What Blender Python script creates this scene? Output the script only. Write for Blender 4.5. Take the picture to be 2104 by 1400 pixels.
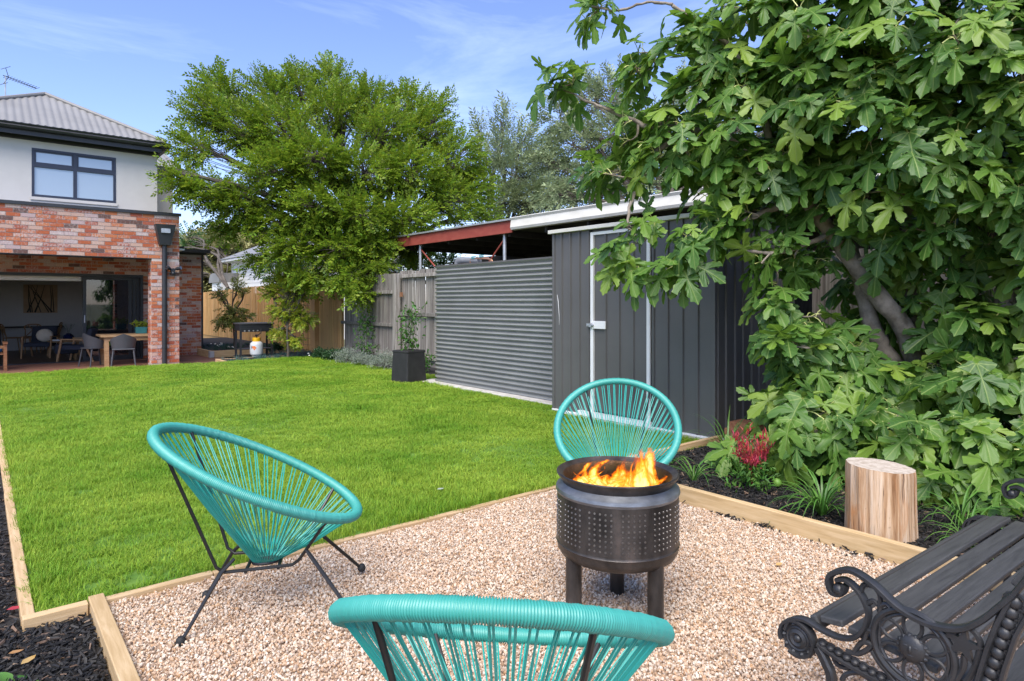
import bpy, math, random
import numpy as np
from mathutils import Vector, Matrix, Euler
R = math.radians
random.seed(7)
rng = np.random.default_rng(7)
scene = bpy.context.scene
for o in list(bpy.data.objects):
    bpy.data.objects.remove(o)
COL = scene.collection

# ------------------------------------------------------------------ camera, sky, sun, exposure
FPX, CAMH, PCX, PCY = 1324.0, 1.4, 1052.0, 620.0          # focal length and horizon in photo pixels (2104 x 1400)
TH = R(39.6); SN, CS = math.sin(TH), math.cos(TH)
cam = bpy.data.cameras.new('camera'); camo = bpy.data.objects.new('camera', cam); COL.objects.link(camo)
camo.location = (0, 0, CAMH); camo.rotation_euler = (R(90), 0, -TH)
cam.sensor_fit = 'HORIZONTAL'; cam.sensor_width = 36; cam.lens = 36 * FPX / 2104
cam.shift_y = -80 / 2104.0; cam.clip_start = .05; cam.clip_end = 2000
scene.camera = camo

SUN_AZ = math.atan2(-.68, -.56); SUN_EL = R(54)
w = bpy.data.worlds.new('World'); scene.world = w; w.use_nodes = True
wn, wl = w.node_tree.nodes, w.node_tree.links
bg = wn['Background']
sky = wn.new('ShaderNodeTexSky'); sky.sky_type = 'NISHITA'; sky.sun_disc = False
sky.sun_elevation = SUN_EL; sky.sun_rotation = SUN_AZ; sky.altitude = 0
sky.air_density = 1.0; sky.dust_density = .35; sky.ozone_density = 3.0
tc = wn.new('ShaderNodeTexCoord')
mp = wn.new('ShaderNodeMapping'); mp.inputs['Scale'].default_value = (1.0, 1.5, 6.0); mp.inputs['Rotation'].default_value = (R(14), R(-10), R(30))
nz = wn.new('ShaderNodeTexNoise'); nz.inputs['Scale'].default_value = 1.5; nz.inputs['Detail'].default_value = 7; nz.inputs['Roughness'].default_value = .62; nz.inputs['Distortion'].default_value = .6
cr = wn.new('ShaderNodeValToRGB'); cr.color_ramp.elements[0].position = .50; cr.color_ramp.elements[1].position = .85
cr.color_ramp.elements[0].color = (0, 0, 0, 1); cr.color_ramp.elements[1].color = (.42, .42, .42, 1)
tint = wn.new('ShaderNodeMix'); tint.data_type = 'RGBA'; tint.blend_type = 'MULTIPLY'; tint.inputs['Factor'].default_value = 1
tint.inputs['B'].default_value = (.97, .92, 1.10, 1)
mx = wn.new('ShaderNodeMix'); mx.data_type = 'RGBA'; mx.inputs['B'].default_value = (5.6, 6.6, 9.0, 1)
wl.new(tc.outputs['Generated'], mp.inputs['Vector']); wl.new(mp.outputs['Vector'], nz.inputs['Vector'])
wl.new(nz.outputs['Fac'], cr.inputs['Fac']); wl.new(cr.outputs['Color'], mx.inputs['Factor'])
wl.new(sky.outputs['Color'], tint.inputs['A']); wl.new(tint.outputs['Result'], mx.inputs['A'])
wl.new(mx.outputs['Result'], bg.inputs['Color']); bg.inputs['Strength'].default_value = .108

sl = bpy.data.lights.new('sun', 'SUN'); sl.energy = 2.7; sl.angle = R(48); sl.color = (1, .93, .83)
so = bpy.data.objects.new('sun', sl); COL.objects.link(so)
sd = Vector((math.sin(SUN_AZ) * math.cos(SUN_EL), math.cos(SUN_AZ) * math.cos(SUN_EL), math.sin(SUN_EL)))
so.rotation_euler = sd.to_track_quat('Z', 'Y').to_euler(); so.location = sd * 30
vs = scene.view_settings
vs.view_transform = 'Standard'; vs.look = 'None'; vs.gamma = 1; vs.use_curve_mapping = False; vs.exposure = 1.2
scene.cycles.max_bounces = 8; scene.cycles.transparent_max_bounces = 24
scene.cycles.use_denoising = True

# ------------------------------------------------------------------ photo pixel -> place
def at(x, y, d):
    u = (x - PCX) / FPX * d
    return Vector((d * SN + u * CS, d * CS - u * SN, CAMH - (y - PCY) / FPX * d))
def gr(x, y, z=0): return at(x, y, FPX * (CAMH - z) / (y - PCY))
def onX(x, y, X): return at(x, y, X / (SN + (x - PCX) / FPX * CS))
def onY(x, y, Y): return at(x, y, Y / (CS - (x - PCX) / FPX * SN))
def depth(p): return p[0] * SN + p[1] * CS
def pix(p):
    d = depth(p); l = p[0] * CS - p[1] * SN
    return PCX + FPX * l / d, PCY + FPX * (CAMH - p[2]) / d

# ------------------------------------------------------------------ mesh helpers
class MB:
    def __init__(s): s.v = []; s.f = []; s.m = []
    def add(s, v, f, mi=0):
        b = len(s.v); s.v += [tuple(p) for p in v]; s.f += [tuple(i + b for i in q) for q in f]; s.m += [mi] * len(f); return s
    def box(s, c, sz, rot=None, mi=0, taper=1.0):
        x, y, z = sz[0] / 2, sz[1] / 2, sz[2] / 2; t = taper
        v = [Vector(p) for p in ((-x, -y, -z), (x, -y, -z), (x, y, -z), (-x, y, -z), (-x * t, -y * t, z), (x * t, -y * t, z), (x * t, y * t, z), (-x * t, y * t, z))]
        if rot is not None:
            m = rot if isinstance(rot, Matrix) else Euler(rot).to_matrix()
            v = [m @ p for p in v]
        c = Vector(c)
        return s.add([p + c for p in v], [(3, 2, 1, 0), (4, 5, 6, 7), (0, 1, 5, 4), (1, 2, 6, 5), (2, 3, 7, 6), (3, 0, 4, 7)], mi)
    def b2(s, x0, x1, y0, y1, z0, z1, mi=0):
        return s.box(((x0 + x1) / 2, (y0 + y1) / 2, (z0 + z1) / 2), (abs(x1 - x0), abs(y1 - y0), abs(z1 - z0)), None, mi)
    def bar(s, a, b, wd, ht, up=(0, 0, 1), mi=0):
        a, b = Vector(a), Vector(b); d = (b - a); L = d.length; d.normalize(); u = Vector(up)
        x = d.cross(u)
        if x.length < 1e-4: x = d.cross(Vector((0, 1, 0)))
        x.normalize(); u = x.cross(d)
        m = Matrix((x, d, u)).transposed()
        return s.box((a + b) / 2, (wd, L, ht), m, mi)
    def tube(s, pts, r, n=8, closed=False, mi=0, flat=None):
        pts = [Vector(p) for p in pts]; k = len(pts)
        rs = list(r) if hasattr(r, '__len__') else [r] * k
        v = []; prev = None
        for i in range(k):
            a = pts[(i - 1) % k] if closed or i > 0 else pts[0]
            b = pts[(i + 1) % k] if closed or i < k - 1 else pts[-1]
            t = (b - a).normalized() if (b - a).length > 1e-9 else Vector((0, 0, 1))
            if prev is None:
                q = Vector((0, 0, 1)) if abs(t.z) < .9 else Vector((1, 0, 0))
            else: q = prev
            q = (q - t * q.dot(t))
            if q.length < 1e-6: q = t.orthogonal()
            q.normalize(); prev = q; bb = t.cross(q)
            for j in range(n):
                an = 2 * math.pi * j / n
                fx = flat if flat else 1
                v.append(pts[i] + q * (math.cos(an) * rs[i]) + bb * (math.sin(an) * rs[i] * fx))
        f = []
        for i in range(k if closed else k - 1):
            for j in range(n):
                j2 = (j + 1) % n; i2 = (i + 1) % k
                f.append((i * n + j, i * n + j2, i2 * n + j2, i2 * n + j))
        if not closed:
            f.append(tuple(range(n - 1, -1, -1))); f.append(tuple((k - 1) * n + j for j in range(n)))
        return s.add(v, f, mi)
    def lathe(s, prof, n=24, c=(0, 0, 0), mi=0, cap=False):
        c = Vector(c); v = []; f = []
        for (r, z) in prof:
            for j in range(n):
                a = 2 * math.pi * j / n; v.append(c + Vector((r * math.cos(a), r * math.sin(a), z)))
        for i in range(len(prof) - 1):
            for j in range(n):
                j2 = (j + 1) % n; f.append((i * n + j, i * n + j2, (i + 1) * n + j2, (i + 1) * n + j))
        if cap:
            f.append(tuple(range(n - 1, -1, -1))); f.append(tuple((len(prof) - 1) * n + j for j in range(n)))
        return s.add(v, f, mi)
    def prism(s, poly, vec, mi=0):
        poly = [Vector(p) for p in poly]; vec = Vector(vec); n = len(poly)
        f = [tuple(range(n - 1, -1, -1)), tuple(range(n, 2 * n))]
        f += [(i, (i + 1) % n, n + (i + 1) % n, n + i) for i in range(n)]
        return s.add(poly + [p + vec for p in poly], f, mi)
    def ball(s, c, r, n=10, sq=(1, 1, 1), mi=0):
        prof = [(max(r * math.sin(math.pi * i / (n // 2 + 1)), 1e-4), -r * math.cos(math.pi * i / (n // 2 + 1))) for i in range(n // 2 + 2)]
        b = len(s.v); s.lathe(prof, n, (0, 0, 0), mi)
        s.v[b:] = [(c[0] + p[0] * sq[0], c[1] + p[1] * sq[1], c[2] + p[2] * sq[2]) for p in s.v[b:]]
        return s
    def mesh(s, name, mats, smooth=False):
        me = bpy.data.meshes.new(name); me.from_pydata(s.v, [], s.f); me.update()
        for m in (mats if isinstance(mats, (list, tuple)) else [mats]): me.materials.append(m)
        if any(s.m): me.polygons.foreach_set('material_index', s.m)
        if smooth:
            me.polygons.foreach_set('use_smooth', [True] * len(me.polygons))
            try: me.set_sharp_from_angle(angle=R(38))
            except Exception: pass
        return me
    def build(s, name, mats, parent=None, smooth=False, w=False, bevel=0, kind=None):
        if w and parent is not None:
            l = Vector(parent.location); s.v = [tuple(Vector(p) - l) for p in s.v]
        return link(name, s.mesh(name, mats, smooth), parent, bevel=bevel, kind=kind)

def link(name, me, parent=None, loc=(0, 0, 0), rot=None, bevel=0, kind=None, scale=None):
    o = bpy.data.objects.new(name, me); COL.objects.link(o); o.location = loc
    if rot is not None: o.rotation_euler = rot
    if scale is not None: o.scale = scale
    if parent is not None: o.parent = parent
    if bevel:
        b = o.modifiers.new('bevel', 'BEVEL'); b.width = bevel; b.segments = 2; b.limit_method = 'ANGLE'
    if kind: o['kind'] = kind
    return o
def fast_mesh(name, V, F, mats, uv=None, smooth=False):
    V = np.ascontiguousarray(V, np.float32); F = np.ascontiguousarray(F, np.int32); k = F.shape[1]; n = len(F)
    me = bpy.data.meshes.new(name); me.vertices.add(len(V)); me.loops.add(n * k); me.polygons.add(n)
    me.vertices.foreach_set('co', V.ravel()); me.loops.foreach_set('vertex_index', F.ravel())
    me.polygons.foreach_set('loop_start', np.arange(0, n * k, k, dtype=np.int32))
    me.polygons.foreach_set('use_smooth', np.full(n, smooth))
    if uv is not None:
        l = me.uv_layers.new(name='leaf'); l.data.foreach_set('uv', np.ascontiguousarray(uv[F.ravel()], np.float32).ravel())
    me.materials.append(mats); me.update(calc_edges=True); me.validate()
    return me
def thing(name, label, cat, loc=(0, 0, 0), rz=0, group=None):
    o = bpy.data.objects.new(name, None); COL.objects.link(o); o.empty_display_size = .2
    o.location = loc; o.rotation_euler = (0, 0, rz); return tag(o, label, cat, group)
def tag(o, label, cat=None, group=None):
    o['label'] = label
    if cat: o['category'] = cat
    if group: o['group'] = group
    return o
def struct(o): o['kind'] = 'structure'; return o
def copy_tree(o, parent=None):
    c = o.copy(); COL.objects.link(c); c.parent = parent
    for ch in list(o.children): copy_tree(ch, c)
    return c

# ------------------------------------------------------------------ materials
class NT:
    def __init__(s, name):
        s.m = bpy.data.materials.new(name); s.m.use_nodes = True; s.n = s.m.node_tree.nodes; s.l = s.m.node_tree.links
        s.b = s.n['Principled BSDF']; s.out = s.n['Material Output']
    def new(s, t, **k):
        n = s.n.new('ShaderNode' + t)
        for a, b in k.items(): setattr(n, a, b)
        return n
    def put(s, sock, v):
        if isinstance(v, bpy.types.NodeSocket): s.l.new(v, sock)
        elif isinstance(v, (tuple, list)) and len(v) == 3 and sock.type == 'RGBA': sock.default_value = (*v, 1)
        else: sock.default_value = v
    def math(s, op, a, b=0.0, c=None, clamp=False):
        n = s.new('Math', operation=op, use_clamp=clamp); s.put(n.inputs[0], a); s.put(n.inputs[1], b)
        if c is not None: s.put(n.inputs[2], c)
        return n.outputs[0]
    def noise(s, vec, scale, detail=4, rough=.55, dist=0):
        n = s.new('TexNoise'); s.put(n.inputs['Vector'], vec); n.inputs['Scale'].default_value = scale
        n.inputs['Detail'].default_value = detail; n.inputs['Roughness'].default_value = rough; n.inputs['Distortion'].default_value = dist
        return n.outputs['Fac']
    def ramp(s, fac, stops, interp='LINEAR'):
        n = s.new('ValToRGB'); s.put(n.inputs['Fac'], fac); e = n.color_ramp.elements; n.color_ramp.interpolation = interp
        while len(e) < len(stops): e.new(.5)
        for i, (p, c) in enumerate(stops):
            e[i].position = p; e[i].color = (*c, 1) if len(c) == 3 else c
        return n.outputs['Color']
    def mix(s, fac, a, b, blend='MIX'):
        n = s.new('Mix', data_type='RGBA', blend_type=blend); s.put(n.inputs['Factor'], fac); s.put(n.inputs['A'], a); s.put(n.inputs['B'], b)
        return n.outputs['Result']
    def rnd(s):
        a = s.new('ObjectInfo').outputs['Random']; b = s.new('NewGeometry').outputs['Random Per Island']
        return s.math('FRACT', s.math('ADD', s.math('MULTIPLY', a, 7.31), b))
    def coords(s, scale=(1, 1, 1), rnd=None, rot=(0, 0, 0), kind='Object'):
        t = s.new('TexCoord').outputs[kind]; m = s.new('Mapping'); m.inputs['Scale'].default_value = scale; m.inputs['Rotation'].default_value = rot
        s.l.new(t, m.inputs['Vector'])
        if rnd is not None:
            c = s.new('CombineXYZ')
            for i in range(3): s.l.new(s.math('MULTIPLY', rnd, 17.3 + i * 9), c.inputs[i])
            s.l.new(c.outputs[0], m.inputs['Location'])
        return m.outputs[0]
    def bump(s, h, strength, dist=.01):
        n = s.new('Bump'); n.inputs['Strength'].default_value = strength; n.inputs['Distance'].default_value = dist
        s.l.new(h, n.inputs['Height']); s.l.new(n.outputs[0], s.b.inputs['Normal'])
    def trans(s, col, amt, normal=None):
        t = s.new('BsdfTranslucent'); s.put(t.inputs['Color'], col); x = s.new('MixShader'); x.inputs[0].default_value = amt
        s.l.new(s.b.outputs[0], x.inputs[1]); s.l.new(t.outputs[0], x.inputs[2]); s.l.new(x.outputs[0], s.out.inputs['Surface'])

def mk(name, c1, c2=None, rough=.6, sc=(6, 6, 6), lo=.35, hi=.65, pos=False, vary=0., hue=0., bump=0, bs=None, bd=.005, metal=0, spec=.5, trans=0, coat=0, c3=None, rvar=0, dist=0):
    t = NT(name); r = t.rnd() if (vary or hue) else None
    co = t.coords(sc, r)
    if pos: co = t.new('NewGeometry').outputs['Position']
    f = t.noise(co, sc[0] if pos else 1.0, 5, .6, dist)
    c2 = c2 or tuple(min(1, x * 1.25) for x in c1)
    st = [(lo, c1), (hi, c2)] + ([(min(hi + .15, 1), c3)] if c3 else [])
    c = t.ramp(f, st)
    if vary or hue:
        h = t.new('HueSaturation'); t.put(h.inputs['Color'], c)
        t.put(h.inputs['Value'], t.math('ADD', 1 - vary, t.math('MULTIPLY', r, 2 * vary)))
        if hue: t.put(h.inputs['Hue'], t.math('ADD', .5 - hue, t.math('MULTIPLY', t.math('FRACT', t.math('MULTIPLY', r, 13.7)), 2 * hue)))
        c = h.outputs[0]
    t.put(t.b.inputs['Base Color'], c); t.b.inputs['Metallic'].default_value = metal
    t.b.inputs['Specular IOR Level'].default_value = spec
    if rvar: t.put(t.b.inputs['Roughness'], t.math('ADD', rough - rvar, t.math('MULTIPLY', f, 2 * rvar)))
    else: t.b.inputs['Roughness'].default_value = rough
    if coat: t.b.inputs['Coat Weight'].default_value = coat
    if bump: t.bump(t.noise(t.coords(bs or sc, r), 1.0, 5, .65), bump, bd)
    if trans: t.trans(c, trans)
    return t.m
def mk_brick():
    t = NT('brick'); r = t.rnd(); r2 = t.math('FRACT', t.math('MULTIPLY', r, 5.77))
    base = t.ramp(r, [(0, (.42, .115, .05)), (.26, (.50, .17, .075)), (.44, (.36, .10, .06)), (.56, (.52, .34, .27)), (.76, (.46, .34, .33)), (.89, (.13, .075, .065)), (.95, (.46, .15, .07))], 'CONSTANT')
    co = t.coords((14, 14, 30), r); n1 = t.noise(co, 1, 6, .7)
    c = t.mix(t.math('MULTIPLY', t.math('SUBTRACT', n1, .35, clamp=True), 1.5, clamp=True), base, t.mix(.35, base, (.2, .08, .06)))
    n2 = t.noise(t.coords((9, 9, 16), r), 1, 6, .75)
    lime = t.math('MULTIPLY', t.math('MULTIPLY', t.math('SUBTRACT', t.math('ADD', n2, t.math('MULTIPLY', r2, .16)), .57), 7, clamp=True), t.math('ADD', .35, t.math('MULTIPLY', r2, .4)))
    c = t.mix(lime, c, (.56, .49, .46))
    t.put(t.b.inputs['Base Color'], c); t.b.inputs['Roughness'].default_value = .9; t.b.inputs['Specular IOR Level'].default_value = .2
    t.bump(n2, .5, .004); return t.m
def mk_wood(name, dark, mid, light, vary=.15, grain=(3, 60, 60), rough=.75, bump=.35, knots=True, hue=.006):
    t = NT(name); r = t.rnd()
    g = t.noise(t.coords(grain, r), 1, 6, .65, .5)
    c = t.ramp(g, [(.36, dark), (.5, mid), (.64, light)])
    p = t.noise(t.coords((2.2, 2.2, 2.2), r), 1, 3, .5)
    c = t.mix(t.math('MULTIPLY', p, .45), c, mid)
    if knots:
        v = t.new('TexVoronoi'); t.put(v.inputs['Vector'], t.coords(tuple(max(1.2, x * .06) for x in grain), r)); v.inputs['Scale'].default_value = 1.6
        k = t.math('LESS_THAN', v.outputs['Distance'], .07)
        c = t.mix(t.math('MULTIPLY', k, .6), c, tuple(x * .45 for x in dark))
    h = t.new('HueSaturation'); t.put(h.inputs['Color'], c); t.put(h.inputs['Value'], t.math('ADD', 1 - vary, t.math('MULTIPLY', r, 2 * vary)))
    t.put(h.inputs['Hue'], t.math('ADD', .5 - hue, t.math('MULTIPLY', t.math('FRACT', t.math('MULTIPLY', r, 9.7)), 2 * hue)))
    t.put(t.b.inputs['Base Color'], h.outputs[0]); t.b.inputs['Roughness'].default_value = rough; t.b.inputs['Specular IOR Level'].default_value = .25
    t.bump(g, bump, .004); return t.m
def mk_leaf(name, c1, c2, trans=.3, vary=.25, hue=.02, rough=.45, sc=(.7, .7, .7), spec=.4):
    return mk(name, c1, c2, rough=rough, sc=sc, lo=.38, hi=.62, vary=vary, hue=hue, trans=trans, spec=spec)
def mk_figleaf():
    t = NT('fig_leaf'); r = t.rnd(); uv = t.new('UVMap', uv_map='leaf').outputs[0]; sp = t.new('SeparateXYZ'); t.l.new(uv, sp.inputs[0])
    x = t.math('ABSOLUTE', t.math('SUBTRACT', sp.outputs[0], .5)); y = sp.outputs[1]
    d = x
    for a in (.68, 1.30):
        d = t.math('MINIMUM', d, t.math('ABSOLUTE', t.math('SUBTRACT', t.math('MULTIPLY', x, math.cos(a)), t.math('MULTIPLY', y, math.sin(a)))))
    wv = t.math('SUBTRACT', y, t.math('MULTIPLY', x, .75))            # side veins
    d2 = t.math('ABSOLUTE', t.math('SUBTRACT', t.math('FRACT', t.math('MULTIPLY', wv, 9)), .5))
    vein = t.math('LESS_THAN', d, .011); vein2 = t.math('MULTIPLY', t.math('LESS_THAN', d2, .05), .35)
    v = t.math('MAXIMUM', vein, vein2)
    f = t.noise(t.coords((3, 3, 3), r), 1, 3)
    base = t.ramp(r, [(0, (.055, .13, .028)), (.4, (.092, .20, .03)), (.75, (.15, .28, .034)), (1, (.27, .39, .05))])
    base = t.mix(t.math('MULTIPLY', f, .4), base, (.04, .11, .035))
    c = t.mix(t.math('MULTIPLY', v, .75), base, (.26, .36, .10))
    t.put(t.b.inputs['Base Color'], c); t.b.inputs['Roughness'].default_value = .42; t.b.inputs['Specular IOR Level'].default_value = .42
    t.bump(t.math('SUBTRACT', 1, v), .25, .004); t.trans(t.mix(.6, c, (.26, .46, .04)), .36); return t.m
def mk_speckle(name, stops, rough=.8, vary=.2):
    t = NT(name); r = t.rnd(); c = t.ramp(r, stops, 'LINEAR'); f = t.noise(t.coords((60, 60, 60), r), 1, 4)
    h = t.new('HueSaturation'); t.put(h.inputs['Color'], c); t.put(h.inputs['Value'], t.math('ADD', 1 - vary, t.math('MULTIPLY', f, 2 * vary)))
    t.put(t.b.inputs['Base Color'], h.outputs[0]); t.b.inputs['Roughness'].default_value = rough; t.b.inputs['Specular IOR Level'].default_value = .3; return t.m
def mk_glass(name, tintc=(.02, .025, .03), rough=.02, mixf=.25):
    t = NT(name); t.put(t.b.inputs['Base Color'], tintc); t.b.inputs['Roughness'].default_value = rough; t.b.inputs['Specular IOR Level'].default_value = 1.0; t.b.inputs['IOR'].default_value = 1.9
    tr = t.new('BsdfTransparent'); tr.inputs['Color'].default_value = (.75, .8, .82, 1); x = t.new('MixShader'); x.inputs[0].default_value = mixf
    t.l.new(t.b.outputs[0], x.inputs[1]); t.l.new(tr.outputs[0], x.inputs[2]); t.l.new(x.outputs[0], t.out.inputs['Surface']); return t.m
def mk_flame():
    t = NT('flame'); co = t.coords((9, 9, 5)); n1 = t.noise(co, 1.0, 5, .6, 1.2); n2 = t.noise(t.coords((22, 22, 12)), 1, 4, .6, 1.5)
    uv = t.new('UVMap', uv_map='leaf').outputs[0]; sp = t.new('SeparateXYZ'); t.l.new(uv, sp.inputs[0])
    h = sp.outputs[1]; e = t.math('MULTIPLY', t.math('ABSOLUTE', t.math('SUBTRACT', sp.outputs[0], .5)), 2.0)
    dens = t.math('SUBTRACT', t.math('ADD', t.math('MULTIPLY', n1, 1.3), t.math('MULTIPLY', n2, .5)), t.math('ADD', t.math('MULTIPLY', h, .55), t.math('ADD', .30, t.math('MULTIPLY', t.math('MULTIPLY', e, e), .42))))
    a = t.math('MULTIPLY', dens, 4.5, clamp=True)
    col = t.ramp(t.math('MULTIPLY', dens, 2.4, clamp=True), [(0, (.85, .06, .0)), (.3, (1, .19, .005)), (.62, (1, .40, .03)), (1, (1, .74, .22))])
    em = t.new('Emission'); t.put(em.inputs['Color'], col); t.put(em.inputs['Strength'], t.math('ADD', .55, t.math('MULTIPLY', dens, 1.0)))
    tr = t.new('BsdfTransparent'); x = t.new('MixShader'); t.put(x.inputs[0], t.math('MULTIPLY', a, .85)); t.l.new(tr.outputs[0], x.inputs[1]); t.l.new(em.outputs[0], x.inputs[2])
    t.l.new(x.outputs[0], t.out.inputs['Surface']); return t.m
def mk_roofsheet(): return mk('roof_sheet', (.21, .205, .195), (.25, .245, .235), .5, (1, 1, 1), spec=.4)

m_brick = mk_brick(); m_mortar = mk('mortar', (.46, .41, .37), (.56, .51, .47), .95, (8, 8, 8))
m_render = mk('render', (.56, .54, .51), (.60, .58, .55), .9, (2, 2, 2), bump=.1, bs=(90, 90, 90))
m_black = mk('black_metal', (.022, .024, .028), (.03, .032, .036), .42, (4, 4, 4))
m_navy = mk('window_frame', (.025, .032, .055), (.032, .04, .065), .4, (4, 4, 4))
m_roof = mk_roofsheet(); m_white = mk('white_paint', (.74, .74, .72), (.80, .80, .78), .45, (3, 3, 3))
m_pine = mk_wood('treated_pine', (.40, .265, .13), (.51, .355, .195), (.59, .43, .26), .10, grain=(3, 40, 40))
m_piney = mk_wood('treated_pine_lengthwise', (.40, .265, .13), (.51, .355, .195), (.59, .43, .26), .10, grain=(40, 3, 40))
m_newfence = mk_wood('new_paling', (.42, .24, .09), (.57, .345, .14), (.66, .43, .19), .12, grain=(40, 40, 2.5), knots=True)
m_oldfence = mk_wood('weathered_paling', (.085, .074, .062), (.215, .195, .17), (.36, .335, .305), .28, grain=(30, 30, 1.6), hue=.012)
m_redwood = mk_wood('red_sleeper', (.20, .085, .04), (.30, .14, .065), (.36, .19, .10), .08, grain=(3, 40, 40))
m_deck = mk_wood('deck_board', (.16, .07, .045), (.24, .115, .075), (.30, .16, .11), .12, grain=(3, 50, 50), knots=False)
m_table = mk_wood('table_timber', (.30, .17, .08), (.42, .26, .13), (.50, .33, .18), .08, grain=(4, 40, 40))
m_oak = mk_wood('chair_timber', (.22, .12, .055), (.33, .19, .09), (.40, .25, .13), .08, grain=(20, 20, 20), knots=False)
m_shed = mk('shed_steel', (.096, .094, .091), (.112, .110, .107), .40, (1.2, 1.2, 1.2), spec=.5, rvar=.08)
m_tank = mk('tank_steel', (.22, .225, .215), (.26, .265, .255), .34, (1.5, 1.5, 1.5), spec=.6, metal=.2)
m_conc = mk('concrete', (.42, .40, .36), (.55, .53, .49), .9, (7, 7, 7), bump=.2)
m_redpaint = mk('red_fascia', (.27, .05, .035), (.33, .075, .05), .6, (4, 4, 12), c3=(.42, .25, .2), hi=.68, bump=.2)
m_cream = mk('cream_gutter', (.62, .60, .52), (.72, .70, .63), .5, (2, 3, 8), c3=(.45, .36, .25), hi=.66)
m_gal = mk('galvanised', (.42, .44, .46), (.55, .57, .58), .45, (12, 12, 12), metal=.6)
m_steelgrey = mk('grey_pipe', (.16, .17, .18), (.22, .23, .24), .5)
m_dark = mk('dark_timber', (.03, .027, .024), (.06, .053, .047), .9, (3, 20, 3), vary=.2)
m_cord = mk('turquoise_cord', (.02, .31, .26), (.03, .36, .30), .42, (3, 3, 3), vary=.05, spec=.45)
m_rim = mk('turquoise_wrap', (.035, .295, .245), (.05, .345, .295), .46, (3, 3, 3), spec=.8)
m_rod = mk('black_rod', (.014, .014, .015), (.022, .021, .02), .38, (20, 20, 20), c3=(.05, .03, .02), hi=.68)
m_rubber = mk('black_rubber', (.012, .012, .012), (.02, .02, .02), .7)
m_drum = mk('charred_steel', (.024, .022, .021), (.075, .066, .060), .40, (9, 9, 4), lo=.36, hi=.62, metal=.5, bump=.3, bs=(90, 90, 90), rvar=.2, c3=(.14, .11, .095))
m_drumsh = mk('bare_steel_band', (.15, .16, .175), (.30, .32, .345), .40, (7, 7, 14), metal=.7, bump=.1, bs=(60, 60, 60))
m_stud = mk('stud_steel', (.16, .15, .145), (.34, .33, .31), .32, metal=.8)
m_ash = mk_speckle('ember_bed', [(0, (.01, .009, .009)), (.6, (.03, .026, .024)), (.9, (.12, .11, .10)), (1, (.2, .19, .18))])
m_flame = mk_flame()
m_iron = mk('cast_iron', (.018, .019, .021), (.03, .031, .034), .42, (14, 14, 14), spec=.5, bump=.15, bs=(140, 140, 140))
m_slat = mk_wood('painted_slat', (.045, .045, .046), (.066, .066, .066), (.082, .082, .081), .08, grain=(4, 60, 60), rough=.5, bump=.25, knots=False, hue=0)
m_stump = mk_wood('stump_side', (.11, .055, .028), (.44, .26, .14), (.66, .50, .34), .02, grain=(34, 34, 1.6), bump=1.0, knots=False)
def mk_stump():
    t = NT('stump_side'); g = t.noise(t.coords((26, 26, .9)), 1, 7, .7, .6); p = t.noise(t.coords((7, 7, 2.2)), 1, 4, .6, .8); k = t.noise(t.coords((55, 55, 2.6)), 1, 4, .6, .4); q = t.noise(t.coords((30, 30, 22)), 1, 5, .7)
    c = t.ramp(g, [(.34, (.24, .125, .06)), (.46, (.46, .29, .165)), (.56, (.60, .44, .30)), (.68, (.70, .57, .43))])
    c = t.mix(t.math('MULTIPLY', t.math('SUBTRACT', p, .50), 5, clamp=True), c, t.mix(g, (.36, .14, .045), (.58, .30, .13)))
    c = t.mix(t.math('MULTIPLY', t.math('SUBTRACT', .40, k), 9, clamp=True), c, (.07, .035, .02))
    c = t.mix(t.math('MULTIPLY', t.math('SUBTRACT', .36, q), 7, clamp=True), c, (.13, .07, .04))
    t.put(t.b.inputs['Base Color'], c); t.b.inputs['Roughness'].default_value = .9; t.b.inputs['Specular IOR Level'].default_value = .15
    t.bump(t.math('ADD', g, t.math('MULTIPLY', k, .8)), 1.0, .012); return t.m
m_stump = mk_stump()
m_stumptop = mk('stump_top', (.36, .29, .22), (.56, .49, .41), .9, (30, 30, 8), bump=.5, c3=(.25, .18, .12), hi=.62)
m_bark = mk('fig_bark', (.15, .12, .09), (.33, .28, .225), .9, (9, 9, 9), bump=.6, bs=(26, 26, 12), bd=.012)
m_bark2 = mk('dark_bark', (.06, .05, .04), (.13, .11, .09), .95, (6, 6, 3), bump=.6)
m_fig = mk_figleaf(); m_petiole = mk('petiole', (.42, .46, .13), (.52, .54, .20), .5)
m_fruit = mk('green_fig', (.11, .24, .035), (.19, .34, .06), .5, (20, 20, 20), vary=.15)
m_elm = mk_leaf('elm_leaf', (.13, .225, .02), (.26, .36, .028), .45, .30, .02)
m_gum = mk_leaf('gum_leaf', (.19, .25, .115), (.31, .37, .20), .25, .35, .015)
m_pale = mk_leaf('pale_leaf', (.30, .30, .11), (.44, .42, .19), .25, .3, .02)
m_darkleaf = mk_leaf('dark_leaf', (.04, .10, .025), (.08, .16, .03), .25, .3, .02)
m_maple = mk_leaf('maple_leaf', (.26, .36, .03), (.40, .44, .05), .45, .25, .03)
m_maple2 = mk_leaf('olive_maple_leaf', (.15, .19, .035), (.22, .25, .05), .35, .25, .03)
m_strap = mk('strap_leaf', (.06, .17, .025), (.13, .28, .05), .4, (2, 2, 2), vary=.3, hue=.015, trans=.25)
m_shrub = mk_leaf('shrub_leaf', (.045, .13, .02), (.09, .21, .03), .25, .3, .02)
m_box = mk_leaf('box_leaf', (.02, .065, .02), (.04, .10, .03), .2, .3, .02)
m_fescue = mk('fescue', (.055, .12, .10), (.10, .19, .17), .5, (2, 2, 2), vary=.3, hue=.02, trans=.2)
m_fescue2 = mk('dark_fescue', (.015, .06, .04), (.03, .10, .06), .5, (2, 2, 2), vary=.3, trans=.2)
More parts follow.
